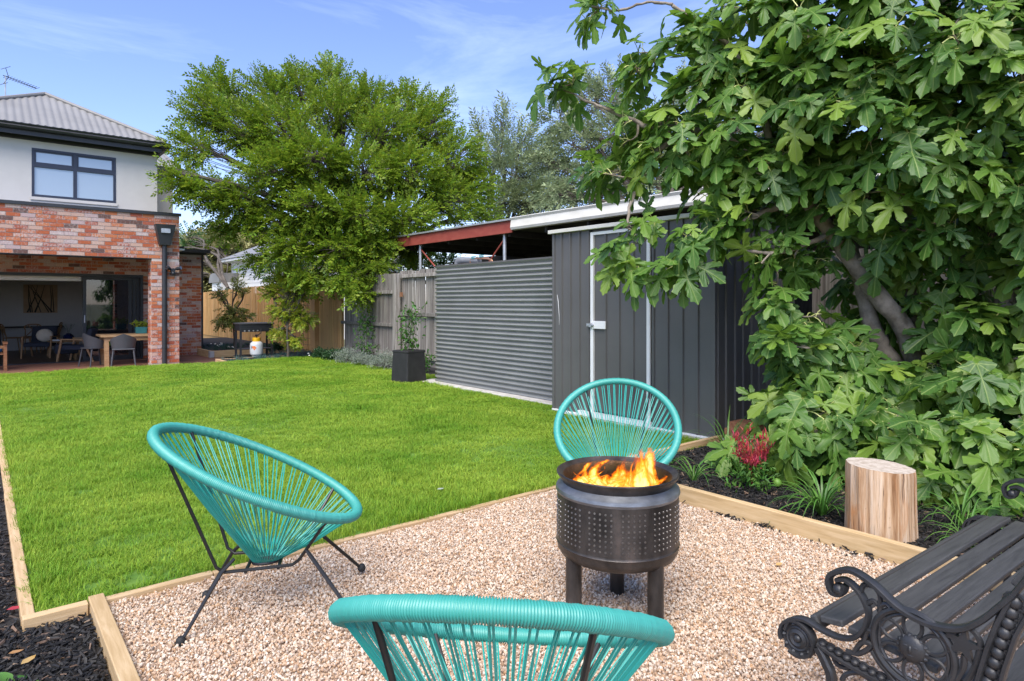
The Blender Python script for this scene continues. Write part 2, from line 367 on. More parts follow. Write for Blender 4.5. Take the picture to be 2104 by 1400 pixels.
m_silver = mk('silver_leaf', (.19, .23, .17), (.33, .37, .30), .6, (2, 2, 2), vary=.3, trans=.2)
m_nand = mk('nandina_red', (.36, .02, .035), (.55, .09, .09), .45, (3, 3, 3), vary=.3, hue=.02, trans=.3)
m_grass = mk('grass_blade', (.165, .325, .022), (.34, .475, .055), .5, (1.1, 1.1, 1.1), lo=.34, hi=.66, pos=True, vary=.30, hue=.02, trans=.38, spec=.25)
m_lawn = mk('lawn_soil', (.06, .15, .012), (.12, .22, .025), .9, (5, 5, 5))
m_gravelbase = mk_speckle('gravel_base', [(0, (.34, .24, .16)), (1, (.46, .34, .24))])
m_pebble = mk_speckle('pebble', [(0, (.58, .43, .30)), (.18, (.50, .325, .20)), (.32, (.64, .51, .39)), (.50, (.70, .61, .50)), (.68, (.54, .42, .32)), (.82, (.45, .27, .14)), (.92, (.30, .23, .18)), (1, (.66, .56, .44))], .75, .25)
m_mulch = mk_speckle('mulch_chip', [(0, (.008, .008, .008)), (.5, (.018, .0175, .017)), (.84, (.035, .033, .031)), (.93, (.06, .045, .035)), (.975, (.16, .10, .065)), (1, (.26, .19, .13))], .6, .3)
m_soil = mk('dark_soil', (.010, .009, .008), (.022, .019, .017), .95, (14, 14, 14), bump=.6)
m_earth = mk('earth', (.10, .11, .05), (.16, .16, .08), .95, (1, 1, 1))
m_glass = mk_glass('door_glass', mixf=.55); m_winglass = mk_glass('window_glass', (.30, .37, .43), mixf=.02)  # window panes: sky reflection and pale blind behind are put into the base colour
m_wallin = mk('inside_wall', (.55, .53, .52), (.58, .56, .55), .9); m_floorin = mk_wood('inside_floor', (.07, .04, .025), (.11, .065, .04), (.15, .09, .06), .1, grain=(3, 40, 40), rough=.35, knots=False)
m_greyplastic = mk('grey_plastic', (.055, .058, .065), (.065, .068, .075), .5)
m_navyfab = mk('navy_fabric', (.018, .022, .035), (.03, .035, .05), .9, (30, 30, 30)); m_creamfab = mk('cream_fabric', (.55, .47, .36), (.62, .54, .43), .9)
m_teal = mk('teal_ceramic', (.04, .20, .21), (.05, .24, .25), .35); m_blue = mk('blue_towel', (.01, .12, .42), (.03, .22, .60), .9, (12, 12, 12))
m_vase = mk('navy_glaze', (.006, .012, .05), (.01, .02, .07), .12); m_canvas = mk('canvas', (.42, .29, .18), (.52, .38, .25), .9, (3, 3, 3))
m_gasw = mk('gas_bottle_paint', (.55, .58, .58), (.64, .66, .66), .4, (5, 5, 5)); m_yellow = mk('yellow_plastic', (.75, .42, .01), (.85, .5, .02), .4)
m_orange = mk('orange_print', (.75, .17, .02), (.8, .2, .03), .5); m_copper = mk('copper', (.45, .22, .12), (.55, .3, .18), .4, metal=.7)
m_flower = mk('white_petal', (.75, .75, .70), (.8, .8, .76), .6); m_dry = mk('dry_leaf', (.42, .20, .07), (.55, .36, .2), .8, vary=.4, hue=.03, trans=.2)
# ================================================================== the setting
DK = -.14                                                  # level of the deck and of the house floor
def sheet(name, x0, x1, y0, y1, z, mat, nx=1, ny=1, amp=0):
    mb = MB(); xs = np.linspace(x0, x1, nx + 1); ys = np.linspace(y0, y1, ny + 1)
    v = [(x, y, z + (amp * (math.sin(x * 2.1 + y * 1.3) + math.sin(x * .9 - y * 1.7)) if amp else 0)) for y in ys for x in xs]
    f = [(j * (nx + 1) + i, j * (nx + 1) + i + 1, (j + 1) * (nx + 1) + i + 1, (j + 1) * (nx + 1) + i) for j in range(ny) for i in range(nx)]
    mb.add(v, f); return struct(mb.build(name, mat, smooth=True))
sheet('ground', -400, 400, -400, 500, -.30, m_earth)
sheet('lawn', .19, 6.55, 3.54, 15.72, 0, m_lawn, 20, 40, .006)
sheet('gravel_path', .40, 3.78, -2.5, 3.50, -.012, m_gravelbase)
sheet('garden_soil', 3.80, 7.40, -2.5, 3.58, .035, m_soil, 12, 20, .008)
sheet('garden_soil', -1.6, .165, 3.53, 16, -.02, m_soil, 4, 20, .008)
sheet('garden_soil', -1.6, .385, -1, 3.56, -.03, m_soil, 4, 8, .006)
sheet('garden_soil', 6.5, 7.42, 9.6, 16.3, .012, m_soil)
sheet('garden_soil', 5.2, 7.42, 15.7, 18.0, -.03, m_soil)
mb = MB(); mb.b2(5.93, 6.95, 5.9, 9.78, -.2, .022); struct(mb.build('concrete_slab', m_conc, bevel=.008))
mb = MB(); mb.b2(5.60, 7.3, 3.64, 5.88, -.2, .014); struct(mb.build('concrete_slab', m_conc, bevel=.008))

# deck boards
deck = struct(thing('deck', 'x', 'deck')); del deck['label']; del deck['category']; deck.location = (0, 0, DK)
mb = MB(); mb.b2(0, 10.4, -.043, .043, -.025, 0); bme = mb.mesh('deck_board', m_deck)
k = 0; y = 16.02
while y < 19.75:
    link('board', bme, deck, (-5.2, y, random.uniform(-.0015, .0015))); y += .09; k += 1
mb = MB(); mb.b2(-5.2, 5.2, 15.9, 19.8, -.16, -.032); mb.build('deck_frame', m_dark, deck)
mb = MB(); mb.b2(3.75, 5.2, 19.75, 20.18, -.1, -.001); mb.build('landing', m_deck, deck)

# timber edging -------------------------------------------------------------
def sleeper(x0, x1, y0, y1, z0, z1, label, mat=None, tilt=0):
    mb = MB(); lx, ly = x1 - x0, y1 - y0
    mb.box((0, 0, 0), (lx, ly, z1 - z0))
    o = mb.build('timber_sleeper', mat or (m_pine if lx > ly else m_piney), bevel=.004)
    o.location = ((x0 + x1) / 2, (y0 + y1) / 2, (z0 + z1) / 2); o.rotation_euler = (0, tilt, random.uniform(-.002, .002))
    return tag(o, label, 'sleeper', 'pine sleepers edging the lawn, gravel and garden beds')
sleeper(.145, .385, 3.495, 3.545, -.13, .024, 'short pine sleeper at the lawn corner between the two mulch strips')
sleeper(.455, .92, 3.50, 3.545, -.1, .018, 'short pine sleeper between lawn and gravel, beside the corner post joint')
sleeper(.925, 2.35, 3.50, 3.545, -.1, .014, 'long pine sleeper between lawn and gravel behind the side-on turquoise chair')
sleeper(2.355, 3.765, 3.505, 3.55, -.1, .012, 'long pine sleeper between lawn and gravel behind the fire drum')
sleeper(.39, .452, -1.0, 3.56, -.13, .032, 'pine sleeper between the gravel and the black mulch corner')
for i, (a, b, t) in enumerate([(3.55, 5.9, 'starting at the gravel corner'), (5.905, 8.3, 'second from the gravel corner'), (8.305, 10.7, 'third from the gravel corner'), (10.705, 13.1, 'fourth from the gravel corner'), (13.105, 15.7, 'ending at the deck')]):
    sleeper(.14, .19, a, b, -.1, .02, 'pine sleeper along the mulch side of the lawn, ' + t)
sleeper(3.77, 3.822, .95, 3.50, -.1, .108, 'tall pine sleeper holding the mulch bed beside the log stump')
sleeper(3.77, 3.822, -2.4, .945, -.1, .108, 'pine sleeper holding the mulch bed under the iron bench')
sleeper(3.77, 5.62, 3.555, 3.60, -.1, .085, 'pine sleeper between lawn and mulch bed leading to the shed corner')
sleeper(5.64, 7.35, 3.50, 3.548, -.05, .16, 'red-brown sleeper along the dark side wall of the shed', m_redwood)
sleeper(5.60, 5.82, 3.28, 3.47, .03, .24, 'short red-brown sleeper block standing at the shed corner', m_redwood)

# ================================================================== the house
YF, YU, YB, YW = 17.0, 17.6, 19.8, 20.2
house = thing('brick_house', 'two-storey house, recycled red brick below and pale grey render above, with hip roof', 'house', (0, YF, DK))
def hb(name, mat, *boxes, **k):
    mb = MB()
    for b in boxes: mb.b2(*b)
    return mb.build(name, mat, k.pop('parent', house), w=k.pop('w', True), **k)
ZB, ZS = 3.47, 2.41
hb('brick_backing', m_mortar, (-5.2, 3.700, YF + .012, YF + .35, ZS, ZB), (3.12, 3.700, YF + .012, YF + .40, DK, ZS), (-5.2, -4.5, YF + .012, YF + .40, DK, ZS))
hb('back_wall', m_mortar, (-4.5, 3.9, YB + .012, YB + .2, 2.115, 2.66), (3.42, 3.9, YB + .012, YB + .2, DK, 2.115), (-4.5, -2.4, YB + .012, YB + .2, DK, 2.115))
hb('wing_wall', m_mortar, (3.85, 5.0, YW + .012, YW + 5, DK, 2.76))
bricks = []
def brick_face(p0, dx, dy, L, z0, z1, rz, show=True):
    row = 0; z = z0 + .005
    while z + .076 <= z1 + .004:
        s = 0; off = (row % 2) * .125
        cuts = [0] + [q for q in np.arange(.25 - off, L - .02, .25) if q > .03] + [L]
        for a, b in zip(cuts[:-1], cuts[1:]):
            ln = b - a - .012
            if ln > .02: bricks.append((p0[0] + dx * (a + b) / 2, p0[1] + dy * (a + b) / 2, z + .038, ln, rz, show))
        z += .086; row += 1
brick_face((-5.2, YF), 1, 0, 8.91, ZS, ZB, 0)
brick_face((3.11, YF), 1, 0, .60, DK, ZS, 0)
brick_face((3.11, YF + .11), 0, 1, .30, DK, ZS, 1)
brick_face((-5.2, YF), 1, 0, .60, DK, ZS, 0)
brick_face((-4.5, YB), 1, 0, 8.4, 2.115, 2.66, 0)
brick_face((3.42, YB), 1, 0, .48, DK, 2.115, 0)
brick_face((3.85, YW), 1, 0, 1.15, DK, 2.76, 0)
def brank(b):
    x, y = pix((b[0], b[1], b[2])); d = depth(b)
    if not (0 <= x <= 2104 and 0 < y < 1400): return 0
    if b[1] > YF + .5 and x > 303 and x < 371: return 0
    if b[1] > YF + .5 and y < 535 and x < 303: return 0
    return b[3] / d * (.3 if b[4] else 1)
order = sorted(bricks, key=brank, reverse=True)
mb = MB(); mb.box((0, 0, 0), (1, .06, .073)); brick_me = mb.mesh('brick', m_brick)
rest = MB()
for i, b in enumerate(order):
    jy = random.uniform(-.003, .003); th = (b[0], b[1] + .03, b[2]) if not b[4] else (b[0] + .03, b[1], b[2])
    if i < 300:
        o = link('brick', brick_me, house, (th[0], th[1] - YF + jy, th[2] - DK), (random.uniform(-.004, .004), 0, random.uniform(-.006, .006) + (R(90) if b[4] else 0)), scale=(b[3], 1, 1))
    else:
        rest.box((th[0], th[1] + jy, th[2]), (.06, b[3], .073) if b[4] else (b[3], .06, .073))
rest.build('brickwork', m_brick, house, w=True, kind='stuff')
hb('flashing', m_black, (-5.25, 3.74, YF - .03, YF + .75, ZB, ZB + .035), (-5.25, 3.74, YF - .035, YF - .005, ZB - .03, ZB + .04))
hb('steel_lintel', m_black, (-4.5, 3.105, YF + .02, YF + .34, ZS - .016, ZS - .004))
hb('alcove_ceiling', m_white, (-5.2, 3.9, YF + .36, YB, 2.66, 2.70))
# upper storey with window opening
wx0, wx1, wz0, wz1 = .89, 2.48, 3.71, 4.775
UX0, UX1 = -.86, 3.345
hb('upper_wall', m_render, (UX0, wx0, YU, YU + .12, ZB, 5.04), (wx1, UX1, YU, YU + .12, ZB, 5.04), (wx0, wx1, YU, YU + .12, ZB, wz0), (wx0, wx1, YU, YU + .12, wz1, 5.04), (UX1 - .12, UX1, YU + .12, 26, ZB, 5.04), (UX0, UX0 + .12, YU + .12, 26, ZB, 5.04))
hb('rear_upper_wall', m_render, (2.5, 4.32, 20.6, 26, 2.7, 5.2)); hb('side_upper_wall', m_render, (-5.2, UX0, 19.6, 26, ZB - .4, 5.0))
win = hb('window', m_navy, (wx0, wx1, YU - .012, YU + .07, wz0, wz0 + .05), (wx0, wx1, YU - .012, YU + .07, wz1 - .05, wz1), (wx0, wx0 + .05, YU - .010, YU + .07, wz0, wz1), (wx1 - .05, wx1, YU - .010, YU + .07, wz0, wz1))
xm = (wx0 + wx1) / 2; zt = wz0 + .655
hb('mullion', m_navy, (xm - .035, xm + .035, YU - .008, YU + .07, wz0 + .05, wz1 - .05), parent=win, w=False).location = (0, -YF, -DK)
for o in [hb('transom', m_navy, (a, b, YU - .006, YU + .07, zt, zt + .08), parent=win, w=False) for a, b in ((wx0 + .05, xm - .035), (xm + .035, wx1 - .05))]: o.location = (0, -YF, -DK)
for (a, b) in ((wx0 + .05, xm - .035), (xm + .035, wx1 - .05)):
    for (c, d) in ((wz0 + .05, zt), (zt + .08, wz1 - .05)):
        hb('pane', m_winglass, (a, b, YU + .03, YU + .036, c, d), parent=win, w=False).location = (0, -YF, -DK)
        if c > zt:
            o = hb('sash', m_navy, (a + .001, b - .001, YU + .008, YU + .028, c, c + .03), (a + .001, b - .001, YU + .008, YU + .028, d - .03, d), (a + .001, a + .03, YU + .009, YU + .027, c + .03, d - .03), (b - .03, b - .001, YU + .009, YU + .027, c + .03, d - .03), parent=win, w=False); o.location = (0, -YF, -DK)
hb('window_sill', m_render, (wx0 - .03, wx1 + .03, YU - .03, YU - .013, wz0 - .07, wz0 - .005))
hb('upper_room', m_dark, (wx0 - .2, wx1 + .2, YU + .6, YU + .65, wz0 - .3, wz1 + .1))
# hip roof
ex0, ex1, ey, ez = -.96, 3.45, 17.22, 5.20; hw = (ex1 - ex0) / 2; pitch = .565
mb = MB(); n = int((ex1 - ex0) / .0175); v = []; f = []
for i in range(n + 1):
    x = ex0 + (ex1 - ex0) * i / n; h = min(x - ex0, ex1 - x); dz = .022 * (.5 + .5 * math.cos(2 * math.pi * x / .14)) ** .7
    v += [(x, ey, ez + dz), (x, ey + h, ez + h * pitch + dz)]
for i in range(n): f.append((2 * i, 2 * i + 2, 2 * i + 3, 2 * i + 1))
mb.add(v, f); roof = mb.build('roof', m_roof, house, w=True, smooth=True)
ax = (ex0 + ex1) / 2; ay = ey + hw; az = ez + hw * pitch
mb = MB(); mb.add([(ex1, ey, ez), (ex1, 27, ez), (ax, 27, az), (ax, ay, az)], [(0, 1, 2, 3)]); mb.add([(ex0, ey, ez), (ax, ay, az), (ax, 27, az), (ex0, 27, ez)], [(0, 1, 2, 3)])
o = mb.build('side_slopes', m_roof, roof, w=False); o.location = (0, -YF, -DK)
mb = MB()
for a, b in (((ex1, ey, ez + .03), (ax, ay, az + .04)), ((ex0, ey, ez + .03), (ax, ay, az + .04)), ((ax, ay, az + .04), (ax, 27, az + .04))):
    mb.tube([a, b], .045, 8)
o = mb.build('ridge_cap', m_roof, roof); o.location = (0, -YF, -DK)
mb = MB(); prof = [(0, 0), (-.10, .02), (-.125, .06), (-.105, .09), (-.13, .125), (-.115, .135), (0, .13)]
mb.prism([(ex0 - .1, ey + .06 + a, ez - .135 + b) for a, b in prof], (ex1 - ex0 + .2, 0, 0)); mb.prism([(ex1 + .0 - a, ey - .02, ez - .135 + b) for a, b in reversed(prof)], (0, 9, 0))
mb.build('gutter', m_black, house, w=True)
hb('fascia', m_black, (ex0, ex1 - .06, ey + .065, ey + .09, ez - .225, ez - .05), (UX0 - .02, UX1 + .02, YU - .012, YU - .002, 4.93, 5.035)); hb('eave_lining', m_black, (ex0, ex1 - .06, ey + .09, YU - .002, ez - .17, ez - .15), (UX1 + .002, ex1 - .06, YU, 26, ez - .17, ez - .15))
# rear roof piece
mb = MB(); n = 60; v = []; f = []
for i in range(n + 1):
    x = 2.4 + 2.1 * i / n; dz = .02 * math.cos(2 * math.pi * i / 4)
    v += [(x, 20.3, 5.2 + dz), (x, 23, 6.2 + dz)]
for i in range(n): f.append((2 * i, 2 * i + 2, 2 * i + 3, 2 * i + 1))
mb.add(v, f); mb.build('rear_roof', m_roof, house, w=True); hb('rear_gutter', m_black, (2.4, 4.52, 20.2, 20.3, 5.08, 5.2))
# wing eave
hb('wing_roof', m_black, (3.85, 5.18, YW - .22, YW + 5, 2.80, 2.90), (3.85, 5.10, YW - .1, YW + 5, 2.75, 2.797), (3.85, 4.5, YW - .1, YW + 4.8, 2.903, 2.97))
hb('wing_corner_trim', m_black, (4.985, 5.03, YW - .025, YW + .06, DK, 2.748))
# rain head and downpipe, floodlight
p = onY(336.5, 484, YF); px0, px1 = onY(317, 462, YF - .1), onY(357, 462, YF - .1)
mb = MB(); zt_, zb_ = onY(336, 463, YF).z, onY(336, 505, YF).z
c = p.x; mb.add([(c - .115, YF - .17, zb_), (c + .115, YF - .17, zb_), (c + .115, YF - .004, zb_), (c - .115, YF - .004, zb_), (c - .215, YF - .24, zt_), (c + .215, YF - .24, zt_), (c + .215, YF - .004, zt_), (c - .215, YF - .004, zt_)], [(3, 2, 1, 0), (4, 5, 6, 7), (0, 1, 5, 4), (1, 2, 6, 5), (2, 3, 7, 6), (3, 0, 4, 7)])
rh = mb.build('rain_head', m_black, house, w=True, bevel=.006)
mb = MB(); mb.b2(c - .10, c + .09, YF - .250, YF - .20, zt_ - .20, zt_ - .10); o = mb.build('overflow_slot', m_gal, rh); o.location = (0, -YF, -DK)
mb = MB(); mb.tube([(c, YF - .075, zb_), (c, YF - .075, DK + .02)], .055, 14); dp = mb.build('downpipe', m_black, house, w=True, smooth=True)
mb = MB()
for z in (.3, 1.3, 2.1): mb.tube([(c, YF - .075, z), (c, YF - .075, z + .03)], .062, 14)
o = mb.build('pipe_clip', m_black, dp, smooth=True, kind='stuff'); o.location = (0, -YF, -DK)
fl = onY(354, 556, YF); mb = MB(); mb.tube([(fl.x, YF, fl.z), (fl.x, YF - .09, fl.z)], .05, 12); mb.ball((fl.x, YF - .09, fl.z - .07), .05, 10)
sf = mb.build('floodlight', m_black, house, w=True, smooth=True)
for s in (-1, 1):
    mb = MB(); a = Vector((fl.x + s * .05, YF - .07, fl.z + .03)); b = a + Vector((s * .10, -.08, .03)); mb.tube([a, a + (b - a) * .5, b], [.025, .045, .05], 12); mb.tube([b, b + (b - a) * .06], .044, 12, mi=1)
    o = mb.build('lamp_head', [m_black, m_glass], sf, smooth=True); o.location = (0, -YF, -DK)
# sliding door and room
hb('door_frame', m_black, (-2.4, 3.42, YB - .02, YB + .16, 2.045, 2.112), (3.36, 3.42, YB - .018, YB + .158, DK, 2.045), (-2.4, -2.34, YB - .018, YB + .158, DK, 2.045), (-2.34, 3.36, YB, YB + .15, DK - .02, DK + .015))
def door(x0, x1, y, fw=.075):
    d = hb('sliding_door', m_black, (x0, x0 + fw, y, y + .04, DK + .02, 2.04), (x1 - fw, x1, y, y + .04, DK + .02, 2.04), (x0 + fw, x1 - fw, y + .001, y + .039, DK + .02, DK + .12), (x0 + fw, x1 - fw, y + .001, y + .039, 1.965, 2.04))
    g = hb('pane', m_glass, (x0 + fw, x1 - fw, y + .016, y + .022, DK + .12, 1.965), parent=d, w=False); g.location = (0, -YF, -DK)
    return d
door(2.28, 3.36, YB + .10); d2 = door(2.16, 3.26, YB + .055); d3 = door(2.06, 3.16, YB + .01); door(-2.3, -1.2, YB + .10)
o = hb('handle', m_gal, (2.085, 2.105, YB - .03, YB + .01, .85, 1.05), parent=d3, w=False); o.location = (0, -YF, -DK)
hb('room_walls', m_wallin, (-4.4, 3.9, 25.6, 25.7, DK, 2.55), (3.8, 3.9, YB + .2, 25.6, DK, 2.55), (-4.5, -4.4, YB + .2, 25.7, DK, 2.55), (-4.5, 3.9, YB + .2, 25.7, 2.56, 2.66))
hb('room_floor', m_floorin, (-4.5, 3.9, YB + .16, 25.7, DK - .05, DK - .001))
mb = MB(); mb.tube([(-2.3, YB + .3, 2.03), (2.05, YB + .3, 2.03)], .05, 12); mb.b2(-2.3, 2.05, YB + .27, YB + .275, 1.93, 2.03)
bl = mb.build('roller_blind', m_white, smooth=True); tag(bl, 'rolled-up white roller blind above the open sliding door', 'blind')
# aerial on the roof
aa = thing('tv_antenna', 'thin television aerial on a mast above the house roof ridge', 'antenna', (ax - .62, ay + .2, az - .3))
mb = MB(); top = at(11, 155, 15.3) - Vector(aa.location); mb.tube([(top.x, top.y, 0), top], .014, 6); mb.build('mast', m_gal, aa)
e = at(75, 182, 15.9) - Vector(aa.location); s0 = at(6, 155, 15.25) - Vector(aa.location); mb = MB(); mb.tube([s0, e], .009, 6); bd = (e - s0).normalized(); sd_ = bd.cross(Vector((0, 0, 1))).normalized(); up_ = sd_.cross(bd)
mb.build('boom', m_black, aa); mb = MB()
for i in range(12):
    q = s0 + (e - s0) * (.1 + .9 * i / 11); mb.tube([q - sd_ * .13, q + sd_ * .13], .006, 5); 
for s in (-1, 1): mb.tube([s0 + bd * .12, s0 + bd * .03 + up_ * s * .2], .007, 5); mb.tube([s0 + bd * .03 + up_ * s * .2 - sd_ * .2, s0 + bd * .03 + up_ * s * .2 + sd_ * .2], .006, 5)
mb.build('rods', m_black, aa, kind='stuff')

# ================================================================== fences
FX = 7.40
def palings(parent, y0, y1, z0, zt, wd, mat, lap=False, x=FX, jt=.015, ztf=None):
    mb = MB(); mb.box((0, 0, .5), (.016, wd, 1)); me = mb.mesh('paling', mat); y = y0 + wd / 2; i = 0; L = Vector(parent.location); step = wd * (.86 if lap else 1.015)
    while y < y1 - wd * .4:
        t = (ztf(y) if ztf else zt) + random.uniform(-jt, jt)
        xo = (x + (.018 if (lap and i % 2) else 0)) + random.uniform(-.003, .003)
        o = link('paling', me, parent, (xo - L.x, y - L.y, z0 - L.z), (random.uniform(-.004, .004), random.uniform(-.006, .006), random.uniform(-.02, .02)), scale=(1, random.uniform(.94, 1.0), t - z0)); y += step; i += 1
def rail(parent, y0, y1, z, mat, x=FX - .06, h=.075, name='rail'):
    mb = MB(); mb.b2(x - .02, x + .045, y0, y1, z - h / 2, z + h / 2); return mb.build(name, mat, parent, w=True, bevel=.004)
nf = thing('paling_fence', 'new honey-coloured pine paling fence behind the barbecue', 'fence', (FX, 22, 0))
palings(nf, 17.75, 30.5, .0, 1.97, .10, m_newfence, True, ztf=lambda y: 2.02 - (y - 17.7) * .019)
mb = MB(); mb.b2(FX + .03, FX + .05, 17.7, 30.5, -.2, 1.7); mb.build('backing_board', m_newfence, nf, w=True)
for y in (20.2, 22.6, 25, 27.4): mb = MB(); mb.b2(FX - .03, FX - .012, y - .03, y + .03, .0, 1.9); mb.build('cover_strip', m_newfence, nf, w=True)
mb = MB(); mb.b2(FX - .16, FX + .0, 17.42, 17.72, -.1, 2.02); mb.build('post', m_newfence, nf, w=True, bevel=.004)
nf2 = thing('paling_fence', 'bright new pine paling panel between the square post and the grey fence', 'fence', (FX, 16.5, 0))
palings(nf2, 15.92, 17.38, .0, 2.02, .12, m_newfence, False, x=FX - .04)
mb = MB(); mb.b2(FX - .02, FX + .02, 15.92, 17.4, -.1, 1.96); mb.build('backing_board', m_newfence, nf2, w=True)
tr = thing('wire_trellis', 'thin wire trellis fixed to the new pine fence beside the post', 'trellis', (FX - .09, 18.3, .3)); 
for z in np.arange(.15, 1.75, .19): mb = MB(); mb.tube([(FX - .06, 17.75, z), (FX - .06, 19.6, z)], .004, 5); mb.build('wire', m_rod, tr, w=True)
for y in np.arange(17.85, 19.6, .3): mb = MB(); mb.tube([(FX - .065, y, .1), (FX - .065, y, 1.7)], .004, 5); mb.build('wire', m_rod, tr, w=True)
of = thing('paling_fence', 'weathered grey paling fence between the new pine panel and the gate', 'fence', (FX, 14.3, 0))
palings(of, 12.93, 15.9, .08, 2.05, .105, m_oldfence, jt=.022)
for z in (.16, .86, 1.62): rail(of, 12.95, 15.9, z, m_oldfence)
mb = MB(); mb.b2(FX - .03, FX - .008, 9.7, 15.9, -.05, .13); mb.build('plinth_board', m_oldfence, of, w=True)
mb = MB(); mb.b2(FX - .20, FX - .07, 12.80, 12.94, -.1, 2.03); mb.build('post', m_oldfence, of, w=True, bevel=.01)
gt = thing('fence_gate', 'weathered grey paling gate beside the corrugated tank', 'gate', (FX, 12.2, 0))
palings(gt, 11.2, 12.92, .10, 2.09, .105, m_oldfence, jt=.018, x=FX - .01)
for z in (.20, 1.12, 1.97): rail(gt, 11.2, 12.78, z, m_oldfence, FX - .075)
mb = MB(); mb.box((FX - .1, 12.72, 1.56), (.03, .09, .10)); mb.build('hinge', m_copper, gt, w=True)
bf = thing('paling_fence', 'weathered grey paling fence glimpsed behind the fig tree', 'fence', (FX, 1, 0))
palings(bf, -2.4, 3.62, .0, 1.98, .15, m_oldfence, jt=.03, x=FX + .03)
for z in (.3, 1.0, 1.7): rail(bf, -2.4, 3.62, z, m_oldfence, FX + .09)

# ================================================================== water tank
tank = thing('water_tank', 'dark grey corrugated slimline water tank between gate and shed', 'tank', (6.5, 7.9, .022))
X0, X1, Y0, Y1 = 6.13, 6.88, 6.06, 9.70; r = .30; ol = []
for cx_, cy_, a0 in ((X0 + r, Y0 + .03, 180), (X1 - .03, Y0 + .03, 270), (X1 - r, Y1 - r, 0), (X0 + r, Y1 - r, 90)):
    rr = r if cy_ > 7 or cx_ < 6.5 else .03
    if cy_ < 7: rr = .03; cx_ = X0 + .03 if a0 == 180 else X1 - .03
    for k in range(9): an = R(a0 + 90 * k / 8); ol.append((cx_ + rr * math.cos(an), cy_ + rr * math.sin(an), math.cos(an), math.sin(an)))
lv = []; ztop = 2.0; npitch = 27; mb = MB(); v = []; f = []; nn = len(ol)
levels = np.linspace(.03, ztop, npitch * 8 + 1)
for z in levels:
    o_ = .019 * math.cos(2 * math.pi * (z - .03) / ((ztop - .03) / npitch))
    for (x, y, nx_, ny_) in ol: v.append((x + nx_ * o_, y + ny_ * o_, z))
for i in range(len(levels) - 1):
    for j in range(nn): f.append((i * nn + j, i * nn + (j + 1) % nn, (i + 1) * nn + (j + 1) % nn, (i + 1) * nn + j))
mb.add(v, f); mb.build('corrugated_wall', m_tank, tank, w=True, smooth=True)
mb = MB(); mb.add([(x + nx_ * .008, y + ny_ * .008, ztop) for x, y, nx_, ny_ in ol] + [(x + nx_ * .008, y + ny_ * .008, ztop + .025) for x, y, nx_, ny_ in ol], [tuple(range(nn, 2 * nn))] + [(j, (j + 1) % nn, nn + (j + 1) % nn, nn + j) for j in range(nn)]); mb.build('lid', m_shed, tank, w=True)
pit = (ztop - .03) / npitch; mb = MB()
for zi in range(1, npitch - 1):
    cols = {0: 4, 1: 3, 2: 2}[min(2, zi // 9)]
    if zi % 2 == 0: continue
    for k in range(cols):
        y = Y0 + (Y1 - Y0) * ((k + .75) / (cols + .4)); mb.ball((X0 - .013, y, .03 + pit * zi), .010, 6)
mb.build('rivets', m_tank, tank, w=True, kind='stuff')
q = onX(960, 538, 6.3)
mb = MB(); a = onX(940, 545, 6.4); b = onX(942, 536, 6.4); c1 = onX(952, 535, 6.4); d1 = onX(985, 536, 6.4); mb.tube([a - Vector((0, 0, .05)), a, b, c1, d1], [.055, .06, .062, .055, .05], 12); mb.build('overflow_pipe', m_steelgrey, tank, w=True, smooth=True)
mb = MB(); pts = [onX(x, y, 6.36) for x, y in ((966, 548), (967, 533), (975, 531), (1000, 532), (1010, 534), (1015, 545))]; mb.tube(pts, .013, 8); pts = [onX(x, y, 6.5) for x, y in ((984, 546), (983, 531), (1003, 530), (1012, 541))]; mb.tube(pts, .013, 8); mb.build('copper_pipe', m_copper, tank, w=True, smooth=True)
for x, y in ((973, 531), (989, 528)):
    mb = MB(); c = onX(x, y, 6.36); mb.box(c, (.03, .09, .02)); mb.box(c + Vector((0, 0, .025)), (.02, .11, .015)); mb.build('valve_handle', m_teal, tank, w=True)

# ================================================================== garden shed
SX, SY0, SY1, SZ = 5.68, 3.68, 6.03, 2.27
shed = thing('garden_shed', 'charcoal ribbed steel garden shed with white-trimmed door', 'shed', (SX + .8, 4.85, .014))
def ribsheet(y0, y1, ribs, z0, z1, x, parent, name, axis='y', sgn=-1, mat=None):
    """one ribbed sheet; ribs are positions along the sheet"""
    pr = [(y0, 0)]
    for q in sorted(ribs): pr += [(q - .019, 0), (q - .010, .019), (q + .010, .019), (q + .019, 0)]
    pr.append((y1, 0)); v = []; f = []
    for (q, h) in pr:
        for z in (z0, z1): v.append((x + sgn * h, q, z) if axis == 'y' else (q, x + sgn * h, z))
    for i in range(len(pr) - 1): f.append((2 * i, 2 * i + 2, 2 * i + 3, 2 * i + 1))
    mb = MB(); mb.add(v, f); return mb.build(name, mat or m_shed, parent, w=True)
dl, dr = 5.353, 4.485
for y0, y1 in ((dl + .03, 5.70), (5.70, SY1 - .02)): ribsheet(y0, y1, [y0 + .02 + (y1 - y0) * k / 2 for k in (0, 1)], .03, SZ, SX, shed, 'wall_panel')
for y0, y1 in ((SY0 + .03, 4.08), (4.08, dr - .03)): ribsheet(y0, y1, [y1 - .02 - (y1 - y0) * k / 2 for k in (0, 1)], .03, SZ, SX, shed, 'wall_panel')
ribsheet(dr - .05, dl + .05, [], .03, SZ, SX + .03, shed, 'wall_panel')
dd = hb('door', m_shed, parent=shed); bpy.data.objects.remove(dd)
door_ = ribsheet(dr + .02, dl - .02, [dr + .03 + (dl - dr - .04) * k / 4 for k in (1, 2, 3)], .10, SZ - .07, SX + .005, shed, 'door')
dlc = -Vector(shed.location)
for y in (dl - .012, dr + .012):
    mb = MB(); mb.b2(SX - .022, SX + .004, y - .022, y + .022, .04, SZ - .04); mb.build('door_trim', m_white, shed, w=True)
